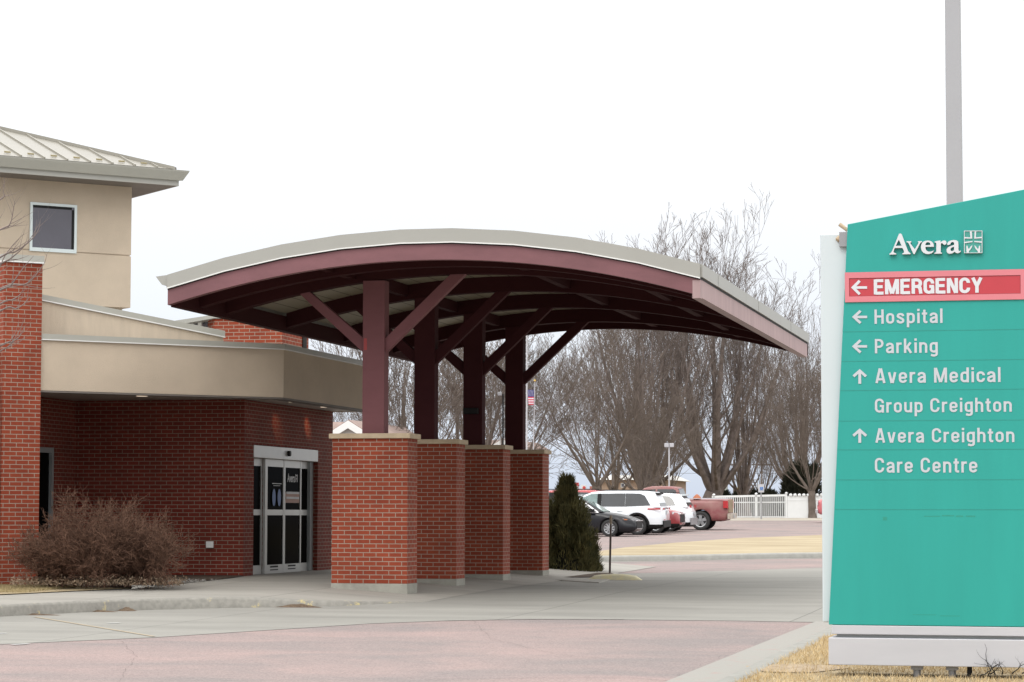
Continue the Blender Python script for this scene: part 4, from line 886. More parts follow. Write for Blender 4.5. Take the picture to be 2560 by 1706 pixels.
suv_big = dict(L=5.20, W=1.98, axles=(1.53, -1.55), ra=.45, rw=.385, zb=.27, clad=.50, belt=1.10, tum=.34, spokes=5, spw=.18,
    top=[(-2.6, .95), (-2.52, 1.12), (-2.3, 1.16), (.9, 1.14), (1.4, 1.12), (2.2, 1.04), (2.5, .96), (2.6, .85)],
    cab=[(-2.52, 1.10), (-2.30, 1.62), (-2.22, 1.74), (-1.6, 1.80), (-.2, 1.80), (.35, 1.74), (.72, 1.60), (1.40, 1.10)],
    windows=[('f', [(.12, 1.16), (.12, 1.68), (.40, 1.66), (.72, 1.52), (1.14, 1.16)], CARGL_L), ('p', [(-.05, 1.16), (-.05, 1.68), (.115, 1.68), (.115, 1.16)], BLACK), ('r', [(-1.04, 1.16), (-1.04, 1.69), (-.055, 1.68), (-.055, 1.16)], None), ('q', [(-2.10, 1.20), (-1.84, 1.60), (-1.64, 1.68), (-1.05, 1.69), (-1.05, 1.16)], None)],
    screens=[('windscreen', (1.36, 1.15), (.72, 1.62), CARGL_L), ('rear_window', (-2.49, 1.17), (-2.25, 1.60), None)],
    extra=[X('roof_rail', bx(-1.9, .2, .66, 1.80, 1.835, .03), BLACK), X('tail_lamp', ([(-2.62, .55, 1.03), (-2.60, .93, 1.03), (-2.60, .93, 1.10), (-2.62, .55, 1.10)], (-.015, .03, 0)), TLAMP), X('tail_lamp', bx(-2.52, -1.98, .955, 1.03, 1.09, .025), TLAMP),
           X('_lamp_strip', face_x(-2.60, -.55, .55, 1.06, 1.09, -.025), BLACK), X('_spoiler', face_x(-2.18, -.6, .6, 1.64, 1.71, -.20), BLACK), X('_licence_plate', face_x(-2.605, -.17, .17, .82, .98, -.015), PLATE),
           X('_rear_bumper', face_x(-2.60, -.86, .86, .32, .58, -.05), BLACK), X('reflector', face_x(-2.64, .55, .82, .60, .635, -.02), TLAMP), X('mirror', ([(.78, .96, 1.12), (1.02, .96, 1.12), (1.0, .96, 1.28), (.8, .96, 1.28)], (0, .2, 0)), BLACK),
           X('door_handle', bx(-.95, -.72, .985, .97, 1.0, .02), SIGNW), X('door_handle', bx(.12, .35, .985, .97, 1.0, .02), SIGNW), X('headlight', ([(2.3, .86, .92), (2.56, .62, .90), (2.57, .62, .82), (2.3, .88, .84)], (.03, .03, 0)), HLAMP),
           X('_grille', face_x(2.585, -.6, .6, .62, .84, .03), BLACK), X('arch_trim', ([(-1.55+.45*math.cos(t), .975, .385+.45*math.sin(t)) for t in np.linspace(0, math.pi, 13)]+[(-1.55+.53*math.cos(t), .975, .385+.53*math.sin(t)) for t in np.linspace(math.pi, 0, 13)], (0, .025, 0)), BLACK)])
suv_small = dict(L=4.62, W=1.86, axles=(1.32, -1.35), ra=.42, rw=.36, zb=.25, clad=.50, belt=1.02, tum=.42, spokes=5, spw=.18,
    top=[(-2.31, .85), (-2.27, 1.02), (-2.0, 1.08), (.8, 1.05), (1.3, 1.03), (2.0, .96), (2.24, .86), (2.31, .75)],
    cab=[(-2.20, 1.03), (-2.02, 1.40), (-1.80, 1.60), (-1.2, 1.67), (-.1, 1.68), (.35, 1.60), (.65, 1.45), (1.22, 1.03)],
    windows=[('f', [(-.02, 1.08), (-.02, 1.55), (.35, 1.50), (.6, 1.38), (.98, 1.08)], None), ('r', [(-.92, 1.08), (-.92, 1.56), (-.08, 1.56), (-.08, 1.08)], None), ('q', [(-1.66, 1.14), (-1.50, 1.42), (-1.32, 1.53), (-.98, 1.56), (-.98, 1.10)], None)],
    screens=[('windscreen', (1.18, 1.07), (.66, 1.46), None), ('rear_window', (-2.17, 1.10), (-1.90, 1.53), None)],
    extra=[X('tail_lamp', face_x(-2.27, .52, .86, 1.03, 1.16, -.04), TLAMP), X('_licence_plate', face_x(-2.32, -.17, .17, .74, .88, -.015), PLATE), X('_rear_bumper', face_x(-2.30, -.82, .82, .30, .60, -.06), GREYM), X('roof_rail', bx(-1.6, .1, .58, 1.67, 1.70, .03), BLACK),
           X('_spoiler', face_x(-1.88, -.55, .55, 1.55, 1.61, -.16), SIGNW), X('headlight', ([(2.0, .84, .90), (2.26, .58, .86), (2.28, .58, .78), (2.0, .85, .80)], (.03, .03, 0)), HLAMP), X('_grille', face_x(2.29, -.58, .58, .45, .78, .035), BLACK), X('_grille_bar', face_x(2.30, -.60, .60, .79, .82, .05), CHROME),
           X('fog_lamp', ([(2.10, .78, .46), (2.29, .60, .44), (2.29, .60, .40), (2.10, .78, .41)], (.03, .02, 0)), CHROME), X('mirror', ([(.66, .90, 1.06), (.9, .90, 1.06), (.88, .90, 1.2), (.68, .90, 1.2)], (0, .18, 0)), BLACK)])
pickup = dict(L=5.85, W=2.02, axles=(1.86, -1.72), ra=.50, rw=.42, zb=.42, clad=.0, belt=1.28, tum=.30, spokes=5, spw=.20,
    top=[(-2.92, 1.36), (-.98, 1.36), (-.95, 1.36), (1.2, 1.34), (1.7, 1.33), (2.7, 1.24), (2.92, 1.12)],
    cab=[(-.86, 1.30), (-.72, 1.75), (-.62, 1.90), (-.2, 1.95), (.5, 1.95), (.85, 1.86), (1.55, 1.30)],
    windows=[('f', [(.32, 1.36), (.32, 1.82), (.80, 1.78), (1.28, 1.36)], None), ('r', [(-.66, 1.38), (-.60, 1.76), (-.48, 1.82), (.24, 1.82), (.24, 1.36)], None)],
    screens=[('windscreen', (1.52, 1.34), (.88, 1.84), None), ('rear_window', (-.84, 1.38), (-.69, 1.84), None)],
    extra=[X('tail_lamp', bx(-2.94, -2.74, .945, .98, 1.30, .035), TLAMP), X('tail_lamp', face_x(-2.925, .74, .95, .95, 1.29, -.02), TLAMP), X('_tailgate', face_x(-2.925, -.72, .72, .78, 1.35, -.03), M('muddy_tailgate', (.20, .15, .09), .8, col2=(.34, .26, .17), scale=4)),
           X('_rear_bumper', face_x(-2.93, -.93, .93, .50, .74, -.16), M('muddy_bumper', (.30, .25, .19), .5, col2=(.52, .48, .42), scale=5)), X('_licence_plate', face_x(-3.10, -.16, .16, .55, .68, -.01), PLATE), X('bed_rail', bx(-2.92, -.95, .86, 1.385, 1.41, .09), SIGNW2),
           X('mirror', ([(1.0, .98, 1.36), (1.2, .98, 1.36), (1.18, .98, 1.62), (1.02, .98, 1.62)], (0, .22, 0)), BLACK), X('headlight', face_x(2.88, .62, .92, .92, 1.12, .04), HLAMP), X('_grille', face_x(2.90, -.58, .58, .75, 1.12, .05), CHROME), X('_front_bumper', face_x(2.88, -.95, .95, .48, .68, .14), CHROME)])
BLK = M('black_paint', (.010, .010, .013), .3, var=.06, scale=1.2, spec=.35, coat=.05); WHT = paint('white_paint', (.74, .77, .80)); DRED = paint('dark_red_paint', (.23, .018, .022)); RED = paint('bright_red_paint', (.42, .035, .04))
DUSTY = M('dusty_red_paint', (.22, .055, .062), .5, col2=(.27, .135, .12), scale=1.6, spec=.4, coat=.2, stretch=(.6, 1, 1.6), thr=(.35, .65)); BLUEG = paint('grey_blue_paint', (.16, .20, .28))
def park(spec, px_end, D, nose_right, paintm, name, label, cat, group='cars parked in the hospital car park', dx=0, **k):
    p = atD(px_end, 1300, D); L_ = spec['L']/2
    v = make_vehicle(spec, paintm, name, label, cat, group, **k)
    xc = p[0]-L_; zc = g(p[1])+.004; v.location = (xc+dx, p[1], zc); v.rotation_euler[2] = 0 if nose_right else math.pi
    sl = (g(p[1]+1)-g(p[1]-1))/2; v.rotation_euler[0] = math.atan(sl)*(1 if nose_right else -1)
    return v
c1 = park(sedan, 1598, 99.5, True, BLK, 'parked_car', 'black sedan with silver wheels nose to the right, nearest in the car park', 'car')
c2 = park(suv_big, 1666, 103.2, False, WHT, 'parked_car', 'large white sport utility vehicle with tinted side windows behind the black sedan', 'car')
c3 = park(suv_small, 1706, 106.3, True, DRED, 'parked_car', 'dark red crossover facing right between the two white vehicles', 'car')
c4 = park(suv_small, 1734, 109.3, False, WHT, 'parked_car', 'small white crossover with grey rear bumper beside the pickup truck', 'car')
c5 = park(pickup, 1826, 112.6, False, DUSTY, 'pickup_truck', 'dusty red pickup truck with muddy tailgate showing its large alloy wheel', 'truck')
c6 = park(suv_big, 1530, 113, False, RED, 'parked_car', 'bright red car whose roof shows behind the large white vehicle', 'car')
c7 = park(sedan, 1782, 121, False, BLUEG, 'parked_car', 'grey blue car seen over the bed of the pickup truck', 'car')
p = atD(2049, 1300, 131); c8 = make_vehicle(pickup, paint('pale_red_paint', (.48, .13, .14)), 'pickup_truck', 'red vehicle mostly hidden behind the white post of the green sign', 'truck', 'cars parked in the hospital car park')
c8.location = (p[0]+2.9, p[1], g(p[1])); c8.rotation_euler[2] = math.pi
b = c5.location; cg = MB(); rr = random.Random(2)
P0 = atD(1745, 1238, 112.6)
cg.lathe([(.16, 0), (.2, .06), (.14, .16), (.05, .24), (0, .26)], (P0[0], P0[1]-.3, P0[2]-.22), n=9); tag(cg.build('cargo_lump', M('orange_brown_cargo', (.35, .13, .07), .9, var=.3, scale=10), bevel=.01), 'orange brown bundle poking above the side of the pickup bed', 'bundle')

# ------------------------------------------------------------------ bare trees
def rotv(v, ax, an):
    ax = ax/np.linalg.norm(ax); c, s_ = math.cos(an), math.sin(an)
    return v*c+np.cross(ax, v)*s_+ax*(ax @ v)*(1-c)
def grow(seed, H, r0, nlimb, kids, fork=.12, spread=(.15, .75), up=.10, wig=.14, lf=.55, rmin=.012, start=None, width=1.0, side=(.30, .78), low=0):
    R_ = np.random.RandomState(seed); segs = {0: [], 1: [], 2: []}
    def walk(p, d, Ln, r, lev):
        n = 9 if lev == 0 else 6 if lev == 1 else 4 if lev == 2 else 3
        pts = [p]; rs = [r]; ds = [d]; st = Ln/n
        for i in range(n):
            d = d+R_.normal(0, wig*(1 if lev > 0 else .6), 3)*.5; d[2] += up*(1 if lev < 3 else .6); d /= np.linalg.norm(d)
            p = p+d*st; pts.append(p); ds.append(d); rs.append(max(rmin, r*(1-.95*((i+1)/n)**.75)))
        k = 0 if lev == 0 else 1 if lev < 3 else 2
        for i in range(n): segs[k].append((pts[i], pts[i+1], rs[i], rs[i+1]))
        if lev < len(kids):
            m = kids[lev]
            for j in range(m):
                t = .22+.76*(j+R_.rand()*.8)/m; f = t*n; i = min(int(f), n-1); q = pts[i]+(pts[i+1]-pts[i])*(f-i); dd = ds[i+1]
                an = R_.uniform(*side); ax = np.cross(dd, R_.normal(0, 1, 3)); nd = rotv(dd, ax, an)
                walk(q, nd, Ln*lf*(1.15-.6*t)*R_.uniform(.7, 1.35), max(rmin, rs[i]*R_.uniform(.26, .44)), lev+1)
    base = np.zeros(3) if start is None else np.array(start)
    topt = np.array([R_.normal(0, .02)*H, R_.normal(0, .02)*H, H*fork]); segs[0] += [(np.array([0, 0, -.2]), topt*.25, r0*1.35, r0*1.06), (topt*.25, topt, r0*1.06, r0)]
    for i in range(nlimb):
        az = 2*math.pi*(i+R_.rand()*.6)/nlimb; ang = R_.uniform(*spread); d = np.array([math.sin(ang)*math.cos(az)*width, math.sin(ang)*math.sin(az)*width, math.cos(ang)])
        d /= np.linalg.norm(d); ln = H*(1-fork)*R_.uniform(.82, 1.05)*(1.0-.28*ang)
        walk(topt*R_.uniform(.8, 1.0), d, ln, r0*(R_.uniform(.46, .6) if i % 4 == 0 else R_.uniform(.2, .36)), 0)
    for i in range(low):
        az = 2*math.pi*(i+R_.rand()*.8)/low; ang = R_.uniform(.85, 1.3); d = np.array([math.sin(ang)*math.cos(az), math.sin(ang)*math.sin(az), math.cos(ang)])
        walk(topt*R_.uniform(.9, 1.5), d, H*R_.uniform(.42, .62), r0*R_.uniform(.14, .24), 0)
    return segs
def seg_mesh(name, segs, k, mat, parent=None):
    if not segs: return None
    A = np.array([s_[0] for s_ in segs]); B = np.array([s_[1] for s_ in segs]); ra = np.array([s_[2] for s_ in segs]); rb = np.array([s_[3] for s_ in segs])
    D = B-A; D /= np.maximum(np.linalg.norm(D, axis=1, keepdims=True), 1e-9)
    ref = np.where(np.abs(D[:, 2:3]) > .9, np.array([[1.0, 0, 0]]), np.array([[0, 0, 1.0]])); U = np.cross(D, ref); U /= np.linalg.norm(U, axis=1, keepdims=True); V = np.cross(D, U)
    n = len(segs); vs = np.zeros((n, 2*k, 3))
    for i in range(k):
        t = 2*math.pi*i/k; o = U*math.cos(t)+V*math.sin(t); vs[:, i] = A+o*ra[:, None]; vs[:, k+i] = B+o*rb[:, None]
    base = (np.arange(n)*2*k)[:, None, None]; fq = np.array([[i, (i+1) % k, k+(i+1) % k, k+i] for i in range(k)])[None]; idx = (base+fq).reshape(-1)
    me = bpy.data.meshes.new(name); me.vertices.add(n*2*k); me.vertices.foreach_set('co', vs.reshape(-1).astype(np.float32))
    me.loops.add(len(idx)); me.loops.foreach_set('vertex_index', idx.astype(np.int32)); nf = len(idx)//4
    me.polygons.add(nf); me.polygons.foreach_set('loop_start', np.arange(nf, dtype=np.int32)*4); me.polygons.foreach_set('loop_total', np.full(nf, 4, dtype=np.int32))
    me.polygons.foreach_set('use_smooth', [True]*nf); me.update(calc_edges=True); me.materials.append(mat)
    o = bpy.data.objects.new(name, me); COL.objects.link(o)
    if parent: o.parent = parent
    return o
def make_tree(name, label, segs, mat, group=None, cat='tree', tmat=None):
    r = empty(name, (0, 0, 0), 0, label, cat, group)
    seg_mesh('trunk', segs[0], 7, tmat or mat, r); c = seg_mesh('crown', segs[1]+[], 5, mat, r); seg_mesh('twigs', segs[2], 3, mat, c if c else r)
    return r
GT = 'bare trees beyond the car park'
def place(o, px, D, rz=0, sc=1.0, zoff=0, sx=None):
    p = atD(px, 1290, D); o.location = (p[0], p[1], g(p[1])+zoff); o.rotation_euler[2] = rz; o.scale = (sc*(sx or 1), sc*(sx or 1), sc); return o
tA = make_tree('bare_tree', 'broad many limbed bare tree behind the parked cars, its dark trunk left of the fence', grow(11, 16.6, .80, 12, (7, 5, 4, 2), fork=.09, low=5, spread=(.05, .72), up=.13, lf=.56, rmin=.0095), BARK_R, GT)
place(tA, 1768, 168, .4)
tB = make_tree('bare_tree', 'upright bare tree with many slender stems behind the red pickup cab', grow(23, 15.6, .46, 9, (7, 4, 4, 2), fork=.07, low=4, spread=(.05, .70), up=.16, lf=.52, rmin=.0095), BARK_R, GT)
place(tB, 1612, 160, 1.1)
tC = make_tree('bare_tree', 'spreading bare tree with long low branches beyond the dark green juniper', grow(37, 11.5, .30, 8, (7, 5, 4, 2), fork=.16, low=4, spread=(.2, 1.05), up=.08, lf=.56, rmin=.008), BARK, GT)
place(tC, 1492, 148, 0, 1.0)
tD = make_tree('bare_tree', 'small rounded bare tree standing in front of the solid white fence', grow(41, 9.2, .22, 10, (7, 5, 4, 2), fork=.17, low=3, spread=(.12, .95), up=.08, lf=.56, rmin=.008, side=(.35, .75)), BARK, GT)
place(tD, 2031, 146, .3)
tE = make_tree('bare_tree', 'thick trunked bare tree seen between the second and third canopy columns', grow(53, 10.6, .38, 8, (7, 5, 4, 2), fork=.14, low=3, spread=(.15, .9), up=.11, lf=.56, rmin=.009), BARK, GT)
place(tE, 1172, 128, 0, 1.0)
extra = [(tB, 1862, 172, 2.2, .92, 'tall bare tree with a leaning reddish trunk right of the darkest trunk'), (tE, 1012, 120, 1.7, .95, 'bare tree filling the gap between the first and second canopy columns'),
         (tC, 1275, 138, 2.4, .98, 'bare tree behind the flagpole beside the fourth canopy column'),
         (tA, 2010, 215, 3.0, .93, 'distant bare tree whose crown rises just left of the white sign post'), (tB, 2262, 192, 4.0, 1.12, 'bare treetop just showing above the top edge of the green sign'),
         (tC, 900, 150, .9, .74, 'bare tree whose twigs show over the low roof left of the first column'),
         (tC, 1600, 150, 3.3, .58, 'low bushy bare sapling behind the roof of the large white vehicle'), (tC, 1668, 156, 5.1, .62, 'low bushy bare sapling behind the red pickup cab'), (tE, 1545, 190, 2.0, 1.0, 'distant bare tree behind the low tan building'), (tD, 1905, 182, 1.0, .8, 'small bare tree behind the accessible parking sign'),
         (tA, 1618, 170, 2.1, .98, 'broad bare tree whose crown tips rise above the sloping right part of the canopy roof')]
for src, px, D, rz, sc, lab in extra:
    o = copy_tree(src); o['label'] = lab; place(o, px, D, rz, sc)
# ------------------------------------------------------------------ leafy and bare shrubs
def blades(name, P, Dv, Ln, Wd_, mat, parent=None, seed=0):
    """many thin pointed blades: P roots, Dv directions (unit), lengths, widths"""
    R_ = np.random.RandomState(seed); n = len(P); side = np.cross(Dv, R_.normal(0, 1, (n, 3))); side /= np.linalg.norm(side, axis=1, keepdims=True)
    v = np.zeros((n, 3, 3)); v[:, 0] = P-side*Wd_[:, None]/2; v[:, 1] = P+side*Wd_[:, None]/2; v[:, 2] = P+Dv*Ln[:, None]
    me = bpy.data.meshes.new(name); me.vertices.add(n*3); me.vertices.foreach_set('co', v.reshape(-1).astype(np.float32)); me.loops.add(n*3); me.loops.foreach_set('vertex_index', np.arange(n*3, dtype=np.int32))
    me.polygons.add(n); me.polygons.foreach_set('loop_start', np.arange(n, dtype=np.int32)*3); me.polygons.foreach_set('loop_total', np.full(n, 3, dtype=np.int32)); me.update(calc_edges=True); me.materials.append(mat)
    o = bpy.data.objects.new(name, me); COL.objects.link(o)
    if parent: o.parent = parent
    return o
def norm(a): return a/np.linalg.norm(a, axis=1, keepdims=True)
def evergreen(name, label, loc, H, R0, n, mat, seed, tips=26, leaf=(.07, .14), cat='shrub', group=None, cone=.9, lw=.022):
    r = empty(name, loc, 0, label, cat, group); R_ = np.random.RandomState(seed)
    C_ = []
    for i in range(tips):          # upright plumes
        h = R_.uniform(.15, 1)**.8; a = R_.uniform(0, 2*math.pi); rr_ = R0*(1-h)**(cone*.8)*R_.uniform(.5, 1.05)+.03
        C_.append((rr_*math.cos(a), rr_*math.sin(a), h*H+R_.uniform(-.02, .12)*H*.8))
    C_.append((0, 0, H))
    P = []; D = []
    for (x, y, z) in C_:
        m = int(n/len(C_)); ht = H*.42; t = R_.rand(m); zz_ = z-ht*t; rad = .01+.20*R0*np.sqrt(t)*R_.uniform(.3, 1.1, m); a = R_.uniform(0, 2*math.pi, m)
        q = np.stack([x+rad*np.cos(a), y+rad*np.sin(a), np.maximum(zz_, .02)], 1); P.append(q); d = np.stack([np.cos(a)*.45+x*.3, np.sin(a)*.45+y*.3, np.full(m, 1.0)], 1)+R_.normal(0, .28, (m, 3)); D.append(norm(d))
    m = n//7; h = R_.rand(m)**1.3; a = R_.uniform(0, 2*math.pi, m); rad = R0*(1-h)**cone*R_.uniform(.55, .90, m); q = np.stack([rad*np.cos(a), rad*np.sin(a), h*H*.93], 1); P.append(q); D.append(norm(np.stack([np.cos(a)*.6, np.sin(a)*.6, np.full(m, .9)], 1)+R_.normal(0, .3, (m, 3))))
    P = np.concatenate(P); D = np.concatenate(D); k = len(P)
    blades('foliage', P, D, R_.uniform(leaf[0], leaf[1], k), np.full(k, lw), mat, r, seed)
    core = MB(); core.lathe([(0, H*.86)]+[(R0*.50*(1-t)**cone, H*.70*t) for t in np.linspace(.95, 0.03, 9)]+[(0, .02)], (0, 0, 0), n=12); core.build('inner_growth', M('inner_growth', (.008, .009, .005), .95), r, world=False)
    tk = MB(); tk.tube((0, 0, -.1), (0, 0, H*.3), .05, .03); tk.build('trunk', BARK, r, world=False)
    return r
pj = G(1398, 1437)
evergreen('juniper_shrub', 'dark green upright juniper shrub at the end of the canopy beside the last pier', (pj[0]-.02, pj[1]+.9, g(pj[1])+.03), 1.9, .82, 26000, EVERG, 4, tips=75, leaf=(.07, .16))
evergreen('evergreen_tree', 'dark evergreen tree behind the white fence and the small bare tree', tuple(atD(2010, 1290, 185)*[1, 1, 0]+[0, 0, 1.2]), 4.0, 2.3, 12000, EVERG_D, 6, tips=22, leaf=(.3, .6), cat='tree', cone=.55, lw=.12)
for i, (px, D, H_, R_0) in enumerate(((1800, 176, 1.9, 1.3), (1842, 178, 1.7, 1.4), (1884, 176, 1.8, 1.5), (1925, 180, 1.8, 1.2))):
    p = atD(px, 1290, D); lab = ['first low dark bush behind the fence, next to the darkest tree trunk', 'second low dark bush behind the picket fence', 'third low dark bush, just behind the blue parking sign', 'fourth low dark bush beside the evergreen tree'][i]
    evergreen('evergreen_bush', lab, (p[0], p[1], 1.15), H_, R_0, 4000, EVERG_D, 20+i, tips=9, leaf=(.18, .4), cat='bush', group='low bushes behind the white fence', cone=.45, lw=.09)
# bare shrub in front of the brick pillar
def shrub(name, label, loc, axis, half, depth, H, nst, seed, mat):
    r = empty(name, loc, 0, label, 'shrub'); R_ = np.random.RandomState(seed); S = []
    ax = np.array([axis[0], axis[1], 0.0]); ay = np.array([-axis[1], axis[0], 0])
    def br(p, d, Ln, rad, lev):
        n = 4 if lev < 2 else 3; st = Ln/n
        for i in range(n):
            d = d+R_.normal(0, .2, 3); d[2] += .04; d /= np.linalg.norm(d); q = p+d*st; r1 = max(.0026, rad*(1-.22*(i+1))); S.append((p, q, rad, r1)); p, rad = q, r1
            if lev < 3:
                for _ in range((3, 2, 2)[lev]):
                    nd = rotv(d, np.cross(d, R_.normal(0, 1, 3)), R_.uniform(.3, 1.0)); br(p, nd, Ln*R_.uniform(.35, .6), max(.0026, rad*.7), lev+1)
    for i in range(nst):
        u = R_.uniform(-1, 1); w = R_.uniform(-1, 1); p = ax*u*half*.62+ay*w*depth*.5
        d = ax*(u*.65+R_.normal(0, .25))+ay*(w*.45+R_.normal(0, .2))+np.array([0, 0, 1.0]); d /= np.linalg.norm(d)
        br(p, d, H*R_.uniform(.5, .95)*(1-.25*abs(u)), .011, 0)
    seg_mesh('branches', S, 3, mat, r); return r
ps = onZ(236, 1464, .19)
shrub('bare_shrub', 'wide tangled leafless brown shrub in front of the brick pillar', (ps[0], ps[1]+.1, .17), (math.cos(YAW), math.sin(YAW)), 1.12, .60, 1.03, 52, 8, SHRUBM)
R_ = np.random.RandomState(77); m = 2500
u = R_.uniform(-1.25, 1.3, m); w = R_.uniform(-.6, .4, m); P = np.stack([ps[0]+u*math.cos(YAW)-w*math.sin(YAW), ps[1]+.1+u*math.sin(YAW)+w*math.cos(YAW), .21+np.abs(R_.normal(0, .05, m))], 1)
tag(blades('leaf_litter', P, norm(R_.normal(0, 1, (m, 3))), R_.uniform(.02, .06, m), R_.uniform(.01, .035, m), M('dead_leaf', (.16, .10, .06), .9, col2=(.34, .26, .18), scale=40)), 'dead leaves and broken twigs under the bare shrub', 'leaf litter', kind='stuff')
# gravel by the wall
gs = MB(); rg = random.Random(9)
for i in range(700):
    px = rg.uniform(330, 585); py = 1470-(px-345)*.105-rg.uniform(0, 13); p = onZ(px, py, .20); sz = rg.uniform(.008, .025)
    gs.lathe([(0, -sz*.4), (sz*rg.uniform(.7, 1), 0), (sz*.6, sz*.5), (0, sz*.6)], (p[0], p[1], .19+sz*.2), n=5)
tag(gs.build('gravel', M('pale_gravel', (.09, .08, .07), .9, col2=(.26, .25, .23), scale=30)), 'pale gravel along the foot of the brick wall', 'gravel', kind='stuff')
# bare branches reaching in from the tree outside the left edge
BT = empty('bare_tree', (0, 0, 0), 0, 'young bare tree at the left edge reaching pale branches across the brick pillar', 'tree', 'bare trees beside the building')
DL = 31.0; S0, S1 = [], []; R_ = np.random.RandomState(12)
base = atD(-330, 1500, DL); base[2] = .1
def pl(pts, r0, r1, out, kids=5, tw=.35):
    P = [atD(x, y, DL+dz) for x, y, dz in pts]; F_ = []
    for i in range(len(P)-1):                      # smooth the survey points
        for j in range(4):
            t = j/4; a = P[max(i-1, 0)]; b = P[i]; c = P[i+1]; d = P[min(i+2, len(P)-1)]
            F_.append(.5*((2*b)+(-a+c)*t+(2*a-5*b+4*c-d)*t*t+(-a+3*b-3*c+d)*t**3))
    F_.append(P[-1]); n = len(F_)-1
    for i in range(n):
        ra = r0+(r1-r0)*i/n; rb = r0+(r1-r0)*(i+1)/n; out.append((F_[i], F_[i+1], ra, rb))
        if i > 2 and R_.rand() < kids/n*1.6:
            d = (F_[i+1]-F_[i]); d /= np.linalg.norm(d); d = rotv(d, fwd, R_.choice([-1, 1])*R_.uniform(.4, .8))+R_.normal(0, .08, 3); q = F_[i+1]; L0 = tw*R_.uniform(.5, 1.3)
            for k in range(5):
                d[2] += .12; d = d/np.linalg.norm(d)+R_.normal(0, .07, 3); q2 = q+d*L0/5; S1.append((q, q2, rb*.55*(1-k*.15), rb*.55*(1-(k+1)*.15))); q = q2
P_ = [base, atD(-335, 1200, DL), atD(-320, 900, DL), atD(-300, 700, DL), atD(-280, 480, DL)]
for i in range(4): S0.append((P_[i], P_[i+1], .06-.012*i, .048-.012*i))
for pts in ([(-320, 900, 0), (-150, 760, -.2), (0, 644, -.3), (38, 630, -.3), (76, 602, -.3), (96, 575, -.3), (101, 549, -.3)], [(-310, 800, 0), (-140, 720, -.2), (0, 660, -.2), (35, 640, -.2), (70, 605, -.2), (98, 560, -.2)],
            [(-325, 980, 0), (-150, 800, -.3), (0, 726, -.4), (24, 716, -.4), (44, 690, -.4), (60, 668, -.4), (84, 640, -.4)], [(-325, 980, 0), (-160, 830, -.1), (0, 722, -.1), (60, 712, -.1), (84, 694, -.1), (110, 660, -.1), (117, 636, -.1)],
            [(-325, 1000, 0), (-150, 850, -.2), (0, 760, -.2), (30, 750, -.2), (52, 735, -.2), (60, 712, -.2)], [(-325, 1030, 0), (-160, 900, -.2), (0, 778, -.3), (40, 772, -.3), (62, 758, -.3), (75, 740, -.3)],
            [(-300, 720, 0), (-130, 640, 0), (0, 575, 0), (25, 560, 0), (34, 520, 0), (38, 500, 0)], [(-290, 640, 0), (-130, 580, 0), (0, 500, 0), (8, 480, 0), (12, 440, 0)], [(-320, 900, 0), (-170, 820, 0), (-20, 690, 0), (12, 640, 0), (35, 610, 0), (60, 585, 0)],
            [(-330, 1060, 0), (-170, 960, 0), (0, 865, -.2), (28, 856, -.2), (50, 840, -.2), (62, 815, -.2)], [(-330, 1060, 0), (-170, 1000, 0), (-10, 885, -.2), (20, 868, -.2), (42, 846, -.2)]):
    pl(pts, .016, .0022, S1, 6, .30)
seg_mesh('trunk', S0, 8, BARK, BT); seg_mesh('branches', S1, 4, TWIG_L, BT)
# dry grass blades on the verge by the sign and on the left strip
R_ = np.random.RandomState(5); P = []
yb = np.array([r[3][1] for r in rows_v]) if 'rows_v' in globals() else None
def inside(poly, x, y):
    c_ = False; n = len(poly); j = n-1
    for i in range(n):
        if (poly[i][1] > y) != (poly[j][1] > y) and x < (poly[j][0]-poly[i][0])*(y-poly[i][1])/(poly[j][1]-poly[i][1])+poly[i][0]: c_ = not c_
        j = i
    return c_
vp = verge+[(6, verge[-1][1]), (6, verge[0][1])]
while len(P) < 42000:
    x = R_.uniform(-4.2, 2.0); y = R_.uniform(17.0, 27.5)
    if not inside(vp, x, y): continue
    bare = math.exp(-((x+2.55)/.42)**2-((y-22.3)/.55)**2)
    if R_.rand() < bare*.95: continue
    if SY-.1 < y < SY+.5 and x > -2.3 and R_.rand() < .8: continue
    P.append((x, y, g(y)+.05))
P = np.array(P); D = norm(np.stack([R_.normal(0, .55, len(P)), R_.normal(0, .55, len(P)), np.full(len(P), 1.0)], 1))
DRYB = M('dry_grass_blade', (.42, .30, .155), .85, col2=(.62, .49, .29), scale=3.5, spec=.1)
tag(blades('dry_grass', P, D, R_.uniform(.025, .07, len(P)), R_.uniform(.004, .009, len(P)), DRYB), 'dry tan grass on the verge around the sign', 'grass', kind='stuff')
gpoly = [tuple(p[:2]) for p in gf]+[tuple(p[:2]) for p in reversed(bedf[:4])]; P = []
while len(P) < 16000:
    x = R_.uniform(-20.5, -15.0); y = R_.uniform(34, 41)
    if inside(gpoly, x, y): P.append((x, y, sw(x, y)+.01))
P = np.array(P); D = norm(np.stack([R_.normal(0, .5, len(P)), R_.normal(0, .5, len(P)), np.full(len(P), 1.0)], 1))
tag(blades('dry_grass', P, D, R_.uniform(.02, .06, len(P)), np.full(len(P), .008), M('dull_grass_blade', (.24, .19, .09), .9, col2=(.45, .36, .2), scale=4)), 'dull dry grass strip between the walk and the bare shrub', 'grass', kind='stuff')
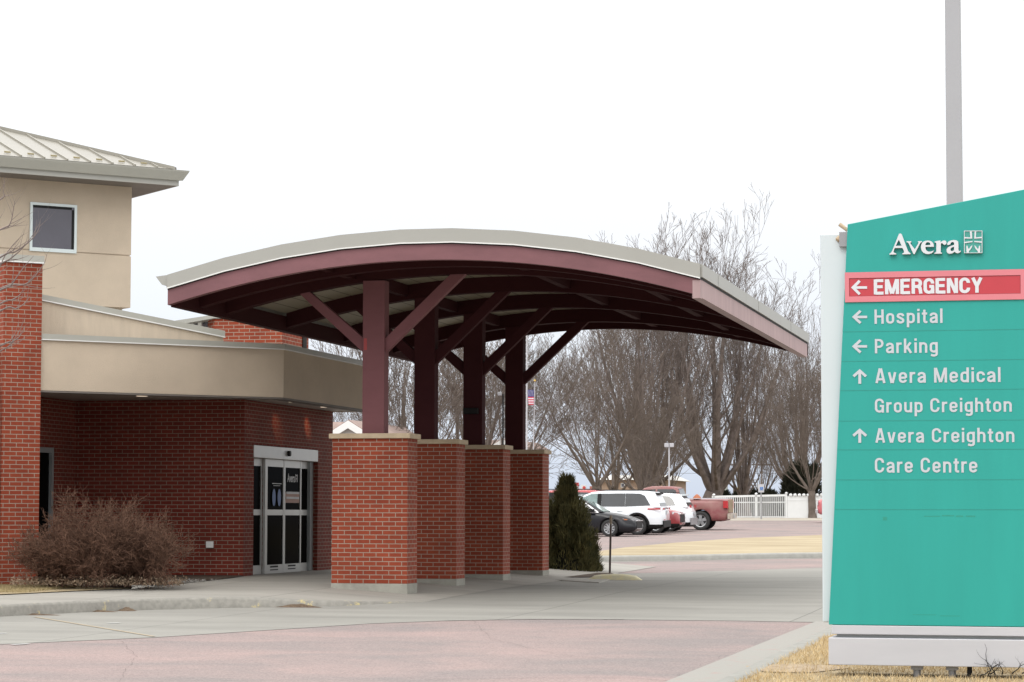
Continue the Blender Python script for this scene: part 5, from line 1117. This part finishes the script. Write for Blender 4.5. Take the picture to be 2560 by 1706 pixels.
# bare soil scar, and dead stems by the sign foot
b_ = [(-2.55+.42*math.cos(t)*(1+.2*math.sin(3*t)), 22.3+.55*math.sin(t)) for t in [2*math.pi*i/18 for i in range(18)]]
patch('bare_soil', b_, .057, M('bare_soil_mat', (.22, .16, .10), .95, col2=(.42, .33, .22), scale=9, bump=1, bscale=40))
S = []; rw_ = np.random.RandomState(3)
def stem(p, d, L_, r, lev):
    for i in range(5):
        d = d+rw_.normal(0, .3, 3); d /= np.linalg.norm(d); q = p+d*L_/5; S.append((p, q, r, r*.8)); p = q; r *= .8
        if lev < 2 and rw_.rand() < .6: stem(p, rotv(d, np.cross(d, rw_.normal(0, 1, 3)), .9), L_*.5, r*.7, lev+1)
DS2 = empty('dead_vine', tuple(s(2480, 1690)), 0, 'dead dark vine stems at the foot of the sign base', 'plant'); o0 = np.array(DS2.location)
for x_, y_ in ((2452, 1688), (2470, 1690), (2488, 1688), (2505, 1686), (2530, 1684), (2475, 1686), (2555, 1684), (2478, 1681)):
    S.clear()
    if y_ == 1681: stem(onY(2478, 1680, SY-.06)-o0, np.array([-.5, 0, .9]), .26, .004, 1)
    else: stem(onY(x_, y_, SY-.1)-o0, np.array([rw_.normal(0, .5), -.2, .7]), .17, .006, 0)
    seg_mesh('stem', list(S), 4, BLACK, DS2)
# silt and weeds caught against the kerb
for i, (x, y, w, h, lab) in enumerate(((52, 1539, .55, .03, 'long low ridge of damp dirt at the left end of the kerb'), (232, 1531, .34, .03, 'flat patch of dirt beside the cracked kerb joint'), (316, 1529, .13, .055, 'small dark mound of dirt in the gutter'), (742, 1520, .36, .05, 'largest dirt mound, against the kerb near the first brick pier'))):
    p = G(x, y); mb = MB(); rr = random.Random(i); R2 = []
    for a in range(15):
        u = a/14*2-1; R2.append([(p[0]+u*w, p[1]-.02+v*.16*(1-.3*abs(u)), g(p[1])+.008+h*max(0, (1-abs(u)**1.3))*max(0, 1-(v-.35)**2*3.2)*rr.uniform(.65, 1.1)) for v in (-.6, -.3, 0, .3, .6, .9)])
    mb.grid(R2); tag(mb.build('dirt_mound', DIRT, smooth=True), lab, 'dirt', 'dirt caught along the kerb')
for (x, y0, y1) in ((241, 1510, 1528), (742, 1494, 1512)):
    a, b = G(x-2, y1), None; q = [onY(x-2+ (x*0), y0, a[1]+.03), onY(x+2, y1, a[1]-.01)]; m = MB(); m.path([q[0], (q[0]+q[1])/2+[.012, 0, 0], q[1]], .012, n=5); tag(m.build('kerb_crack', BLACK), kind='structure')
p = G(46, 1540); m = MB(); x0, x1 = G(36, 1541)[0], G(58, 1541)[0]; yk = kline((x0+x1)/2)
m.grid([[(xa_, kline(xa_)-.004, g(yk)+.0), (xb_, kline(xb_)+.021, g(yk)+.122), (xb_, kline(xb_)+.056, g(yk)+.158)] for xa_, xb_ in ((x0-.02, x0), (x1+.03, x1))]); tag(m.build('kerb_paint', M('tan_kerb_paint', (.62, .52, .32), .8, var=.1)), kind='structure')
# ------------------------------------------------------------------ fence, signs, lamps, flag
FD = 146.0
def fpt(px, y=1291): return atD(px, y, FD)
FN = empty('picket_fence', tuple(fpt(1890)*[1, 1, 0]+[0, 0, 1.15]), 0, 'white vinyl picket fence with open slats behind the car park', 'fence')
VIN = M('white_vinyl', (.70, .71, .71), .5, var=.03, spec=.4)
zt0 = lambda px: np.interp(px, [1780, 1966], [fpt(1780, 1240)[2], fpt(1966, 1236)[2]]); zg = 1.13
def fbar(mbx, pa, pb, z0a, z1a, z0b, z1b, t=.03):
    a, b = fpt(pa), fpt(pb); d = (b-a)*[1, 1, 0]; n = np.array([-d[1], d[0], 0]); n = n/np.linalg.norm(n)*t
    A = [np.array([a[0], a[1], 0]), np.array([b[0], b[1], 0]), np.array([b[0], b[1], 0])+n, np.array([a[0], a[1], 0])+n]; zz0 = [z0a, z0b, z0b, z0a]; zz1 = [z1a, z1b, z1b, z1a]
    mbx.hexa([p+ZU*z for p, z in zip(A, zz0)], [p+ZU*z for p, z in zip(A, zz1)])
m = MB(); zmid = fpt(1890, 1257)[2]
fbar(m, 1780, 1964, zt0(1780)-.12, zt0(1780), zt0(1964)-.12, zt0(1964), .05); fbar(m, 1780, 1964, zmid-.03, zmid+.03, zmid-.0, zmid+.06, .05); fbar(m, 1780, 1964, zg+.03, zg+.10, zg+.03, zg+.10, .05); m.build('rail', VIN, FN)
for px in np.arange(1783, 1964, 5.05):
    if abs(px-1890) < 3: continue
    m = MB(); fbar(m, px, px+1.9, zg, zt0(px)-.13, zg, zt0(px)-.13, .02); m.build('picket', VIN, FN)
for px in (1782, 1888, 1963.5):
    m = MB(); fbar(m, px, px+5, zg-.1, zt0(px)+.05, zg-.1, zt0(px)+.05, .12); c = fpt(px+2.5); m.lathe([(.10, 0), (.06, .05), (0, .09)], (c[0], c[1]+.05, zt0(px)+.05), n=8); m.build('post', VIN, FN)
SF = empty('panel_fence', tuple(fpt(2060)*[1, 1, 0]+[0, 0, 1.15]), 0, 'solid white vinyl panel fence with a row of round caps beside the picket fence', 'fence')
m = MB(); fbar(m, 1969, 2700, zg-.05, fpt(1969, 1241)[2], zg-.05, fpt(1969, 1241)[2]+.1, .04); m.build('panel', VIN, SF)
m = MB(); fbar(m, 1969, 2700, fpt(1969, 1252)[2], fpt(1969, 1254)[2]+.08, fpt(1969, 1252)[2]+.05, fpt(1969, 1254)[2]+.13, -.02); m.build('rail', VIN, SF)
for px in np.arange(1977, 2500, 11):
    c = fpt(px); m = MB(); zc = fpt(1969, 1241)[2]+(px-1969)/731*.1; m.lathe([(.0, 0), (.09, 0), (.11, .06), (.08, .13), (0, .16)], (c[0], c[1], zc), n=8); m.build('cap', VIN, SF)
# accessible parking sign
c = atD(1903, 1291, 141.5); AS = empty('parking_sign', (c[0], c[1], g(c[1])), 0, 'white accessible parking sign with a blue wheelchair symbol on a grey post', 'sign')
m = MB(); m.tube((c[0], c[1], g(c[1])), (c[0], c[1], atD(1903, 1214, 141.5)[2]), .04, n=8); m.build('post', GREYM, AS)
a, b = atD(1896, 1231.5, 141.5), atD(1911, 1211, 141.5); R3 = np.array([math.cos(YAW), math.sin(YAW), 0]); cN = np.array([math.sin(YAW), -math.cos(YAW), 0])
def plate(cx, cz, w, h, off, t=.01): c_ = np.array([c[0], c[1], cz])+R3*cx+cN*off; return MB().obox(c_, R3*w/2, cN*t/2, ZU*h/2)
zc = (a[2]+b[2])/2; hh = b[2]-a[2]; plate(0, zc, .33, hh, .05).build('plate', SIGNW2, AS, bevel=.01)
plate(.02, zc-.02, .17, .18, .057).build('blue_panel', M('sign_blue', (.03, .16, .48), .5), AS)
m = MB(); c_ = np.array([c[0], c[1], zc])+R3*.0+cN*.066
def pt(u, v): return c_+R3*u+ZU*v
for q0, q1 in (((.01, .055), (.01, -.02)), ((.01, -.02), (.05, -.02)), ((.05, -.02), (.07, -.07))): m.tube(pt(*q0), pt(*q1), .009, n=5)
for i in range(12):
    t0, t1 = 2.2+i*.3, 2.2+(i+1)*.3; m.tube(pt(.01+.05*math.cos(t0), -.045+.045*math.sin(t0)), pt(.01+.05*math.cos(t1), -.045+.045*math.sin(t1)), .006, n=4)
m.build('wheelchair_symbol', SIGNW2, AS)
# thin stake
a, b = G(1524.5, 1436), None; t_ = onY(1527.5, 1289, a[1]); mid = onY(1527, 1311, a[1]); ST = empty('thin_stake', (a[0], a[1], a[2]), 0, 'thin dark metal stake with a tan top in front of the juniper', 'stake')
MB().tube(a, mid, .022, n=8).build('stake', M('dark_brown_steel', (.045, .028, .022), .6), ST); MB().tube(mid, t_, .027, n=8).build('cap_sleeve', M('tan_sleeve', (.20, .16, .12), .8), ST)
# street lamps
c = atD(1673, 1290, 140); SL = empty('street_lamp', (c[0], c[1], g(c[1])), 0, 'pale twin headed car park lamp on a slim white pole', 'street lamp', 'lamps around the car park'); ztop = atD(1673, 1113, 140)[2]
MB().tube((c[0], c[1], g(c[1])), (c[0], c[1], ztop), .045, n=8).build('pole', SIGNW2, SL)
for sg in (-1, 1): MB().obox((c[0], c[1], ztop)+R3*.14*sg, R3*.12, cN*.12, ZU*.11).build('lamp_head', SIGNW2, SL, bevel=.02)
c = atD(1257, 1290, 120); SL = empty('street_lamp', (c[0], c[1], g(c[1])), 0, 'dark square lamp head on a thin pole between the third and fourth columns', 'street lamp', 'lamps around the car park'); ztop = atD(1257, 984, 120)[2]
MB().tube((c[0], c[1], g(c[1])), (c[0], c[1], ztop), .04, n=8).build('pole', BLACK, SL); MB().obox((c[0], c[1], ztop)-R3*.16, R3*.10, cN*.1, ZU*.085).build('lamp_head', GREYM, SL, bevel=.02)
c = atD(1316.5, 1290, 84); z1 = atD(1316.5, 700, 84)[2]; WP = empty('white_pole', (c[0], c[1], g(c[1])), 0, 'slim white pole standing along the right edge of the fourth canopy column', 'pole')
MB().tube((c[0], c[1], g(c[1])), (c[0], c[1], z1), .03, .022, n=10).build('pole', SIGNW2, WP)
FDm = 118; c = atD(1329.5, 1290, FDm); ct = atD(1337, 955, FDm); FP = empty('flag_pole', (c[0], c[1], g(c[1])), 0, 'thin white flagpole with a gold ball near the fourth canopy column', 'flagpole')
MB().tube((c[0], c[1], g(c[1])), ct, .03, .02, n=8).build('pole', SIGNW2, FP); MB().lathe([(0, -.06), (.05, -.03), (.06, 0), (.04, .05), (0, .06)], tuple(ct+[0, 0, .05]), n=10).build('finial', M('gold_ball', (.5, .33, .08), .3, metal=.6), FP)
fm = [M('flag_blue', (.055, .06, .21), .7), M('flag_red', (.52, .035, .07), .7), M('flag_white', (.68, .66, .70), .7)]
m = MB(); c0 = atD(1334.5, 975, FDm); zf0 = c0[2]; Hf = zf0-atD(1334, 1013, FDm)[2]; rows_f = []
for j in range(14):
    v = j/13; rows_f.append([tuple(np.array([c0[0], c0[1], zf0-Hf*v])-R3*(.30*u_*(1-.18*v))+cN*(.03*math.sin(9*u_+v*1.5))) for u_ in np.linspace(0, 1, 9)])
m.grid(rows_f, mf=lambda i, j: 0 if i < 6 else (1 if i % 2 == 0 else 2)); FL = m.build('flag', fm, None, smooth=True); tag(FL, 'small american flag hanging limp with blue field above red and white stripes', 'flag')
m = MB()
for k in range(4): p0 = np.array([c0[0], c0[1], zf0-.02])-R3*(.03+.065*k)+cN*.04; m.tube(p0, p0-R3*.05-ZU*Hf*.36, .006, n=4)
m.build('star_rows', fm[2], FL)
# ------------------------------------------------------------------ far buildings
def house(name, label, px, ypk, D, wpx, slope, depth, wall, roof, cat='house', rl=0):
    pk = atD(px, ypk, D); w = wpx*D/F; r = empty(name, (pk[0], pk[1], 1.2), 0, label, cat); zE = pk[2]-w*slope; m = MB()
    x0, x1, y0, y1 = pk[0]-w*.92, pk[0]+w*.92, pk[1]+.15, pk[1]+depth; zt__ = pk[2]-.12
    m.hexa([(x0, y0, .8), (x1, y0, .8), (x1, y0, zE), (pk[0], y0, zt__), (x0, y0, zE)], [(x0, y1, .8), (x1, y1, .8), (x1, y1, zE), (pk[0], y1, zt__), (x0, y1, zE)]); m.build('wall', wall, r)
    m = MB()
    for sg in (-1, 1): m.prism([(pk[0], y0-.25, pk[2]), (pk[0]+sg*w*1.08, y0-.25, zE-.08*slope*w), (pk[0]+sg*w*1.08, y1+.2, zE-.08*slope*w), (pk[0], y1+.2, pk[2])], (0, 0, .06))
    m.build('roof', roof, r)
    m = MB()
    for sg in (-1, 1): m.prism([(pk[0], y0-.30, pk[2]+.02), (pk[0]+sg*w*1.1, y0-.30, zE-.1*slope*w+.02), (pk[0]+sg*w*1.1, y0-.30, zE-.1*slope*w-.30), (pk[0], y0-.30, pk[2]-.32)], (0, .06, 0))
    m.build('barge_board', WHITE_TRIM, r)
    if rl:
        m = MB(); m.prism([(pk[0]-w*.2, y0+1.5, pk[2]-.02), (pk[0]-w*.2-rl, y0+1.5, pk[2]-.02), (pk[0]-w*.2-rl-.6, y0-.1, zE-.2), (pk[0]-w*.9, y0-.1, zE-.2)], (0, .08, .05)); m.prism([(pk[0]-w*.9, y0+.2, .8), (pk[0]-w-rl, y0+.2, .8), (pk[0]-w-rl, y0+.2, zE-.25), (pk[0]-w*.9, y0+.2, zE-.25)], (0, 4, 0)); m.build('wing_roof', roof, r)
    m = MB(); m.box(pk[0]-.5, pk[0]+.5, y0-.03, y0, 2.2, 3.4); m.build('window', GLASS_B, r)
    return r
BROOF = M('brown_shingle', (.26, .19, .165), .9, var=.2, scale=3); HWALL = M('house_siding', (.55, .54, .50), .7, var=.05)
house('house', 'house with white gable and brown roof seen over the first brick pier', 872, 1053, 112, 74, .62, 9, HWALL, BROOF, rl=3.5)
house('house', 'distant house with white gable and brown roof between the third and fourth columns', 1257, 1099, 138, 26, .62, 9, HWALL, BROOF, rl=3.2)
pB = atD(1560, 1290, 215); r = empty('low_building', (pB[0], pB[1], 1.2), 0, 'long low tan building with pale roof behind the parked cars', 'building')
xa, xb = atD(1494, 1290, 215)[0], atD(1664, 1290, 215)[0]; z1 = atD(1560, 1200, 215)[2]; z2 = atD(1560, 1187, 215)[2]
MB().box(xa, xb, pB[1], pB[1]+12, .9, z1).build('wall', M('tan_block_wall', (.30, .215, .16), .9, var=.1), r)
MB().hexa([(xa-.4, pB[1]-.4, z1), (xb+.4, pB[1]-.4, z1), (xb+.4, pB[1]+12.4, z1), (xa-.4, pB[1]+12.4, z1)], [(xa+.2, pB[1]+3, z2), (xb-.2, pB[1]+3, z2), (xb-.2, pB[1]+9, z2), (xa+.2, pB[1]+9, z2)]).build('roof', M('pale_far_roof', (.50, .49, .46), .7), r)
for px in (1556, 1632): a = atD(px-5, 1219, 215); b = atD(px+5, 1208, 215); o = MB().box(a[0], b[0], pB[1]-.05, pB[1]+.05, a[2], b[2]).build('window', WHITE_TRIM, r); MB().box(a[0]+.05, b[0]-.05, pB[1]-.07, pB[1]-.051, a[2]+.05, b[2]-.05).build('pane', GLASS_B, o)
# tanks and a lattice stand behind the fence
TK = M('pale_green_tank', (.42, .46, .42), .5, var=.1, scale=1)
for i, (px, w, y0) in enumerate(((1795, 13, 1172), (1812, 11, 1168))):
    a = atD(px, 1290, 210); h = atD(px, y0, 210)[2]; rr_ = w*210/F*.5*1.3; r = empty('storage_tank', (a[0], a[1], 1.2), 0, ['pale green upright storage tank touching the darkest tree trunk', 'pale storage tank just right of the other tank behind the fence'][i], 'tank', 'storage tanks beyond the fence')
    MB().lathe([(rr_, .9), (rr_, h-.5), (rr_*.9, h-.25), (rr_*.4, h), (0, h+.05)], (a[0], a[1], 0), n=18).build('shell', TK, r, smooth=True); MB().tube((a[0]+rr_+.02, a[1]-.2, 1), (a[0]+rr_+.02, a[1]-.2, h-.4), .03, n=5).build('ladder', GREYM, r)
a = atD(1880, 1290, 200); r = empty('equipment_rack', (a[0], a[1], 1.2), 0, 'grey slatted equipment frame beyond the picket fence', 'frame')
for k in range(5): z = atD(1880, 1226-k*6.5, 200)[2]; MB().box(a[0]-.42, a[0]+.42, a[1], a[1]+.05, z-.06, z+.05).build('slat', M('slat_grey', (.36, .38, .44), .6) if k == 0 else bpy.data.materials['slat_grey'], r)
for sg in (-1, 1): MB().box(a[0]+sg*.45-.03, a[0]+sg*.45+.03, a[1], a[1]+.06, 1.1, atD(1880, 1196, 200)[2]).build('upright', GREYM, r)
a = atD(1848, 1290, 205); r = empty('yellow_post', (a[0], a[1], 1.2), 0, 'dull yellow post between the two leaning tree trunks', 'post'); MB().box(a[0]-.14, a[0]+.14, a[1], a[1]+.2, 1.0, atD(1848, 1165, 205)[2]).build('post', M('dull_yellow', (.42, .31, .07), .7), r)
# roadside shop signs far off on the left
for i, (px, y0, y1, w, mt, lab) in enumerate(((1440, 1207, 1228, 13, 'r', 'far red topped sign board nearest the juniper'), (1459, 1213, 1226, 12, 'w', 'far white sign board with a red spot'), (1480, 1216, 1226, 12, 'b', 'far brick red hoarding behind the red car'))):
    a = atD(px, y1, 230); b = atD(px, y0, 230); hw = w*230/F/2; r = empty('roadside_sign', (a[0], a[1], 1.2), 0, lab, 'sign', 'far roadside signs')
    mt_ = M('far_sign_'+mt, {'r': (.45, .06, .07), 'w': (.6, .6, .6), 'b': (.33, .12, .09)}[mt], .6, var=.2, scale=2); MB().box(a[0]-hw, a[0]+hw, a[1], a[1]+.2, a[2], b[2]).build('board', mt_, r); MB().box(a[0]-.06, a[0]+.06, a[1]+.05, a[1]+.15, 1, a[2]).build('post', GREYM, r)
    if mt == 'w': MB().lathe([(0, -.02), (.14, -.02), (.14, 0)], (a[0]+.05, a[1]-.01, (a[2]+b[2])/2), axis='y', n=14).build('red_spot', M('red_spot', (.5, .05, .05), .6), r)
    if mt == 'r': MB().box(a[0]-hw, a[0]+hw, a[1]-.03, a[1], a[2], a[2]+(b[2]-a[2])*.6).build('lower_board', SIGNW2, r)
# utility poles and lines
UP = []
for i, (px, D) in enumerate(((1905, 260), (1835, 262), (2120, 258))):
    a = atD(px, 1290, D); z = atD(px, 1150, D)[2]; r = empty('utility_pole', (a[0], a[1], 1.2), 0, ['wooden utility pole above the accessible parking sign', 'wooden utility pole between the leaning tree trunks', 'wooden utility pole hidden behind the green sign'][i], 'utility pole', 'utility poles beyond the fence')
    MB().tube((a[0], a[1], 1), (a[0], a[1], z), .09, n=6).build('pole', BARK, r); MB().obox((a[0], a[1], z-.5), R3*1.0, cN*.05, ZU*.06).build('crossarm', BARK, r); UP.append((a, z))
for k, dz in enumerate((-.45, -.45, -1.4)):
    m = MB(); pts = []
    for (a, z) in sorted(UP, key=lambda q_: q_[0][0]): pts.append(np.array([a[0], a[1], z+dz])+R3*(.8 if k == 1 else -.8 if k == 0 else 0))
    pts = [pts[0]-R3*40]+pts+[pts[-1]+R3*40]; m.path(pts, .02, n=4); tag(m.build('power_line', BLACK), ['upper left power line over the fence', 'upper right power line over the fence', 'lowest power line over the fence'][k], 'power line')
